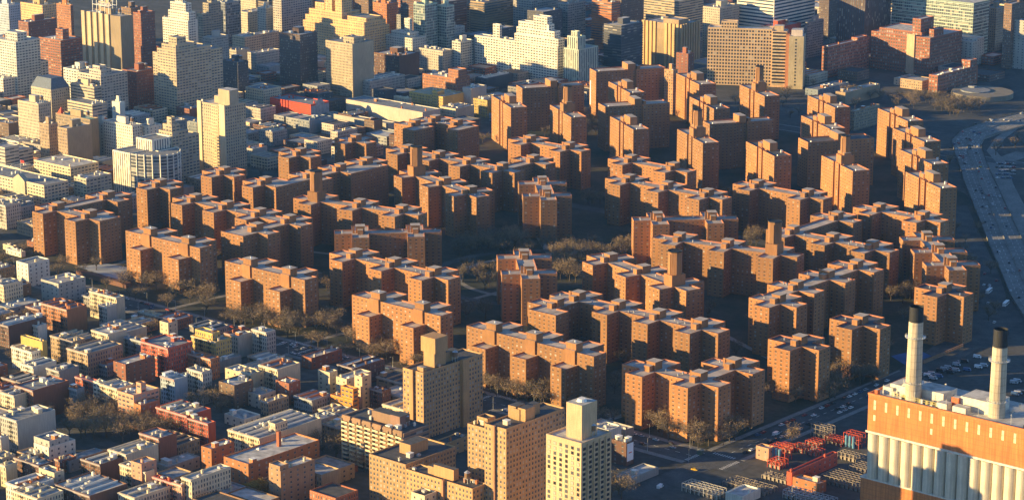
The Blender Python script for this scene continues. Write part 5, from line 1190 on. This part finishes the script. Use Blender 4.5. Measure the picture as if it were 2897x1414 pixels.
# ------------------------------------------------------------------ cars and vans
CARC = {'white': (.75, .75, .74), 'silver': (.42, .43, .45), 'black': (.03, .03, .035), 'blue': (.06, .12, .25), 'red': (.4, .05, .04), 'yellow': (.75, .45, .03)}
M_glass = plain('car_glass', (.03, .035, .04), .12, .1, 1, 0, .6)
def vehicle_mesh(kind, c):
    key = (kind, c)
    if key in CLUT: return CLUT[key]
    b, g, wh = MB(), MB(), MB(); pm = plain('car_paint_' + c, CARC[c], .3, .05, 1, 0, .6)
    if kind == 'car': prof = [(-2.2, .35), (2.2, .35), (2.25, .75), (1.3, .95), (.7, 1.45), (-1.1, 1.45), (-1.8, 1.0), (-2.25, .9)]; hw = .9; L = 2.2; gl_ = (-1.35, .95, .98, 1.38)
    elif kind == 'bus': prof = [(-6, .4), (6, .4), (6, 3.1), (5.7, 3.2), (-6, 3.2)]; hw = 1.3; L = 6; gl_ = (-5.6, 5.6, 1.6, 2.6)
    else: prof = [(-2.9, .4), (2.9, .4), (2.95, 1.1), (2.3, 1.4), (1.8, 2.5), (-2.9, 2.5)]; hw = 1.05; L = 2.9; gl_ = (1.0, 2.2, 1.45, 2.1)
    n = len(prof)
    b.quad([(x, -hw, z) for x, z in prof]); b.quad([(x, hw, z) for x, z in reversed(prof)])
    for i in range(n):
        a, c2 = prof[i], prof[(i + 1) % n]; b.quad([(a[0], -hw, a[1]), (a[0], hw, a[1]), (c2[0], hw, c2[1]), (c2[0], -hw, c2[1])])
    g.box(gl_[0], -hw - .02, gl_[2], gl_[1], hw + .02, gl_[3])
    if kind == 'car': g.quad([(.73, -.75, 1.44), (1.28, -.8, .99), (1.28, .8, .99), (.73, .75, 1.44)][::1]); g.quad([(-1.13, .75, 1.47), (-1.13, -.75, 1.47), (-1.8, -.75, 1.03), (-1.8, .75, 1.03)][::-1])
    for sx in (-1, 1):
        for sy in (-1, 1):
            x = sx * L * .62; r_ = .33 if kind == 'car' else .45
            for i in range(8):
                a0, a1 = i * math.pi / 4, (i + 1) * math.pi / 4
                wh.quad([(x, sy * (hw + .02), r_), (x + r_ * math.cos(a0), sy * (hw + .02), r_ + r_ * math.sin(a0)), (x + r_ * math.cos(a1), sy * (hw + .02), r_ + r_ * math.sin(a1))])
                wh.quad([(x + r_ * math.cos(a0), sy * (hw + .02), r_ + r_ * math.sin(a0)), (x + r_ * math.cos(a1), sy * (hw + .02), r_ + r_ * math.sin(a1)), (x + r_ * math.cos(a1), sy * (hw - .3), r_ + r_ * math.sin(a1)), (x + r_ * math.cos(a0), sy * (hw - .3), r_ + r_ * math.sin(a0))])
    CLUT[key] = (b.mesh('car_body', [pm]), g.mesh('car_windows', [M_glass]), wh.mesh('wheels', [M_black])); return CLUT[key]
NV = 0
def vehicle(x, y, z, rz, kind, c, label, group, cat='car'):
    global NV
    b, g, wh = vehicle_mesh(kind, c)
    o = bpy.data.objects.new('parked_car' if kind == 'car' else kind, b); COL.objects.link(o); o.location = (x, y, z); o.rotation_euler = (0, 0, rz)
    place('window', g, o, (0, 0, 0)); place('wheel', wh, o, (0, 0, 0)); tag(o, '%s %s %s' % (c, kind, label), cat, group); NV += 1
CC = ['white', 'silver', 'black', 'silver', 'white', 'black', 'blue', 'red']
for y, side in ((1238.6, 'near'), (1257.4, 'far')):
    x = -1690
    while x < -935:
        if rg.random() < .55 and in_view(x, y, 0, 0) and not any(abs(x - q) < 12 for q in (-1523, -1299, -1093)):
            vehicle(x, y, .11, 0, 'car', rg.choice(CC), 'parked at the %s kerb of the wide street before the front-row blocks' % side, 'cars parked along the wide street')
        x += 6.2
for x, y in ((-1500, 1244), (-1462, 1252), (-1400, 1244), (-1250, 1252), (-1010, 1244), (-985, 1252), (-960, 1244), (-940, 1252)): vehicle(x, y, .11, 0, 'car', rg.choice(CC + ['yellow']), 'driving along the wide street before the front-row blocks', 'cars driving on the wide street')
for y in range(1275, 1480, 7):
    if rg.random() < .6: vehicle(-912.5, y, .15, R(90), 'car', rg.choice(CC), 'parked along the avenue left of the power plant', 'cars parked along the avenue')
    if rg.random() < .45: vehicle(-897.5, y, .15, R(90), 'car', rg.choice(CC), 'parked along the avenue left of the power plant', 'cars parked along the avenue')
p = U('L3', 1175, 1170); vehicle(p[0], p[1], .1, R(100), 'van', 'white', 'heading up the avenue at the bottom edge', None, 'van')
p = U('L3', 1420, 1045); vehicle(p[0], p[1], .16, R(10), 'car', 'yellow', 'turning at the street crossing', None)
p = U('L4', 120, 795); vehicle(p[0], p[1], .16, R(90), 'van', 'white', 'parked beside the pale bare tree at the substation', None, 'van')
for X, Y in ((1570, 210), (1590, 340), (1620, 345), (1640, 390), (1610, 450), (1665, 470), (1650, 490), (1730, 455), (1760, 480), (1700, 660), (1710, 665), (1810, 690), (1780, 740), (1770, 800), (1810, 805), (1790, 940), (1850, 985), (1855, 795), (1630, 175)):
    p = U('M4', X, Y, 1.3); vehicle(p[0], p[1], 1.25, R(118), 'car', rg.choice(CC), 'driving on the shaded stretch of the highway', 'cars on the shaded highway stretch')
for X, Y in ((1060, 540), (1110, 530), (1190, 650), (1160, 700), (1180, 770), (1240, 480), (1280, 520), (1340, 570), (1370, 810), (1130, 680), (1310, 300), (1350, 420), (1260, 390), (1100, 490), (1340, 830), (1490, 250)):
    p = U('A6', X, Y, 1.3); vehicle(p[0], p[1], 1.25, R(140), 'car', rg.choice(CC + ['yellow']), 'driving round the bend of the highway', 'cars on the highway bend')
for j in range(5):
    for i in range(7):
        if rg.random() < .8:
            a = U('A6', 1570 + i * 32, 775 + j * 42, 0); vehicle(a[0], a[1], .1, R(60), 'car', rg.choice(CC), 'in the riverside car park at the right edge', 'cars in the riverside car park')
for X, Y in ((1635, 950), (1755, 1040), (1600, 900), (1630, 1030), (1675, 1165), (1605, 820), (1690, 870), (1640, 905)):
    p = U('M4', X, Y, 0); big_ = (X, Y) in ((1635, 950), (1755, 1040)); vehicle(p[0], p[1], .2, R(105), 'bus' if big_ else 'car', 'white' if big_ else rg.choice(CC), 'on the shaded road between the estate and the highway' if not big_ else ('on the shaded riverside road, %s of the two' % ('upper' if X == 1635 else 'lower')), None if big_ else 'cars on the riverside road', 'bus' if big_ else 'car')
for X, Y in ((390, 660), (350, 720), (560, 615), (600, 600), (640, 580), (1150, 400), (1200, 380), (1420, 280), (1300, 330), (1380, 330)):
    p = U('L4', X, Y, 0); vehicle(p[0], p[1], .2, R(80), 'car', rg.choice(CC), 'on the broad dark roadway behind the power plant', 'cars behind the power plant')
for X, Y in ((250, 150), (320, 155), (350, 150), (340, 170), (400, 185), (260, 145)):
    p = U('L2', X, Y, 0); vehicle(p[0], p[1], .15, R(90), 'car', 'white', 'sunlit in the lot below the second front-row block', 'sunlit cars in the small lot')
for i in range(len(FL) - 1):
    L_ = math.hypot(FL[i + 1][0] - FL[i][0], FL[i + 1][1] - FL[i][1]); ang = math.atan2(FL[i + 1][1] - FL[i][1], FL[i + 1][0] - FL[i][0])
    for k in range(int(L_ / 13)):
        for t in (.08, .25, .41, .59, .75, .92):
            if rg.random() < .2 and NV < 285:
                f = (k + rg.random()) / (L_ / 13); a = lerp(lerp(FL[i], FL[i + 1], f), lerp(FR[i], FR[i + 1], f), t)
                if in_view(a[0], a[1], 0, 0): vehicle(a[0], a[1], 1.25, ang, 'car', rg.choice(CC), 'in the flowing traffic of the highway', 'cars in highway traffic')
flat('play_court', [U('L4', 940, 235), U('L4', 1040, 300), U('L4', 1230, 235), U('L4', 1130, 190)], .3, plain('blue_court', (.05, .12, .28), .8, .3, .1))
wa, wb = U('L4', 1170, 300), U('L4', 1450, 180); m = MB(); m.bar((*wa, 2), (*wb, 2), 1.2); m.bar((*wa, 3.4), (*wb, 3.4), .9); o = m.build('retaining_wall', [plain('wall_rust', (.3, .16, .09), .85, .3, .3)]); tag(o, 'long low rust coloured wall beside the roadway behind the plant', 'wall')
for r_i, (xa, ya, xb, yb, n_) in enumerate(((1200, 380, 1640, 215, 15), (1240, 400, 1600, 270, 9), (1790, 440, 1885, 400, 4), (1800, 520, 1885, 490, 4), (1400, 360, 1640, 300, 6))):
    for k in range(n_):
        if rg.random() < .6:
            p = U('L4', xa + (xb - xa) * k / n_, ya + (yb - ya) * k / n_); vehicle(p[0], p[1], .2, R(15), 'van', rg.choice(['silver', 'black', 'blue', 'white', 'silver']), 'in the depot rows behind the power plant', 'vans in the depot behind the plant', 'van')
# ------------------------------------------------------------------ street lamps
lm = MB(); lm.cyl(0, 0, 0, 9, .14, .08, 6); lm.bar((0, 0, 9), (0, -2.2, 9.4), .1); lme = lm.mesh('lamp_post', [M_metal]); lh = MB(); lh.box(-.2, -2.7, 9.25, .2, -1.9, 9.45); lhe = lh.mesh('lamp_head', [M_metal])
for i, x in enumerate(range(-1680, -930, 34)):
    for y, rz in ((1236, R(180)), (1260, 0)):
        o = bpy.data.objects.new('street_lamp', lme); COL.objects.link(o); o.location = (x + (17 if rz else 0), y, .14); o.rotation_euler = (0, 0, rz); place('lamp_head', lhe, o, (0, 0, 0))
        tag(o, 'grey street lamp along the wide street before the front-row blocks', 'street lamp', 'street lamps along the wide street')
# kiosk at the crossing
p = U('L3', 1460, 930); kx = MB(); kx.cyl(0, 0, 0, 3, 2.2, 2.2, 8); o = kx.build('kiosk', [plain('kiosk_green', (.08, .12, .09), .6)]); o.location = (p[0], p[1], .1)
kx = MB(); kx.cyl(0, 0, 3, 3.6, 2.7, .6, 8); kx.build('roof', [plain('kiosk_roof', (.25, .25, .2), .6)], o); tag(o, 'small round green kiosk at the estate corner of the crossing', 'kiosk')
# ------------------------------------------------------------------ labels for the ordinary city buildings: by landmark
LM = [('the post office', 'M1', 200, 150), ('the leftmost estate block', 'M1', 500, 400), ('the yellow walled house', 'L1', 240, 130), ('the dark park', 'L1', 700, 740), ('the red brick row', 'L1', 1220, 620),
      ('the yellow stepped tenement', 'L1', 1450, 120), ('the peach house', 'L1', 980, 470), ('the school', 'L1', 1850, 980), ('the orange balcony house', 'L2', 700, 500), ('the balcony slab', 'L2', 900, 720),
      ('the broad cream tenement row', 'L1', 1800, 740), ('the red netted building', 'T2', 320, 700), ('the armoury hall', 'T2', 1000, 740), ('the wide white block', 'T3', 250, 260), ('the telephone block', 'T1', 720, 120),
      ('the golden clinic', 'T2', 620, 120), ('the dark brown shaded tower', 'T2', 350, 240), ('the tall slim pale tower', 'T1', 1580, 700), ('the curved office block', 'T1', 980, 1080), ('the large beige slab', 'T1', 1250, 380),
      ('the mansard house', 'T1', 360, 600), ('the striped pier tower', 'T3', 1200, 130), ('the tan hospital slab', 'T3', 1750, 200), ('the glass laboratory', 'T4', 1250, 60), ('the round pavilion', 'T4', 1600, 650),
      ('the power plant', 'L4', 1300, 600), ('the pale yellow tower', 'L3', 600, 820), ('the brick house with arched windows', 'M1', 420, 1050), ('the long dark red side wall', 'L1', 350, 440), ('the left-edge white tower', 'T1', 120, 280),
      ('the sunlit red front', 'L1', 1100, 160), ('the yellow painted row', 'T2', 1300, 640), ('the bright white terraced tower', 'T1', 1250, 120)]
used = {}
def cand(px):
    out = []
    for nm, t, X, Y in LM:
        q = S(t, X, Y); dx, dy = px[0] - q[0], px[1] - q[1]; out.append((math.hypot(dx, dy * 1.3), nm, ('left of' if dx < 0 else 'right of') if abs(dx) > abs(dy) * 1.3 else ('above' if dy < 0 else 'below')))
    return sorted(out)
pend = []
for root, base, px in GEN:
    d, nm, dr = cand(px)[0]; pend.append((base, dr, nm, d, root, px))
groups = {}
for q in pend: groups.setdefault(q[:3], []).append(q)
ORD = ['', 'second ', 'third ', 'fourth ', 'fifth ', 'sixth ', 'seventh ', 'eighth ', 'ninth ', 'tenth ', 'eleventh ', 'twelfth ', 'thirteenth ', 'fourteenth ', 'fifteenth ', 'sixteenth ', 'seventeenth ', 'eighteenth ', 'nineteenth ', 'twentieth ']
for key, L in groups.items():
    L.sort(key=lambda q: q[3])
    for i, q in enumerate(L):
        q[4]['label'] = '%snearest %s %s %s' % (ORD[min(i, 19)], key[0], key[1], key[2]) if len(L) > 1 else '%s %s %s' % (key[0], key[1], key[2])
# ------------------------------------------------------------------ haze
HAZE = 3.5e-5
if HAZE:
    m = MB(); m.box(-5200, -60, -1, 400, 7500, 620); hm = bpy.data.materials.new('haze_air'); hm.use_nodes = True; n = hm.node_tree; n.nodes.clear()
    o_ = n.nodes.new('ShaderNodeOutputMaterial'); v_ = n.nodes.new('ShaderNodeVolumePrincipled'); v_.inputs['Color'].default_value = (.28, .62, 1, 1); v_.inputs['Density'].default_value = HAZE; v_.inputs['Anisotropy'].default_value = .6
    n.links.new(v_.outputs[0], o_.inputs['Volume']); o = m.build('haze', [hm]); o['kind'] = 'stuff'
for o in bpy.data.objects:
    if o.parent is None and 'label' in o.keys() and not 4 <= len(o['label'].split()) <= 16: print('LABEL', len(o['label'].split()), o['label'])
print('objects', len(bpy.data.objects), 'generic', len(GEN), 'trees', NT, 'vehicles', NV)
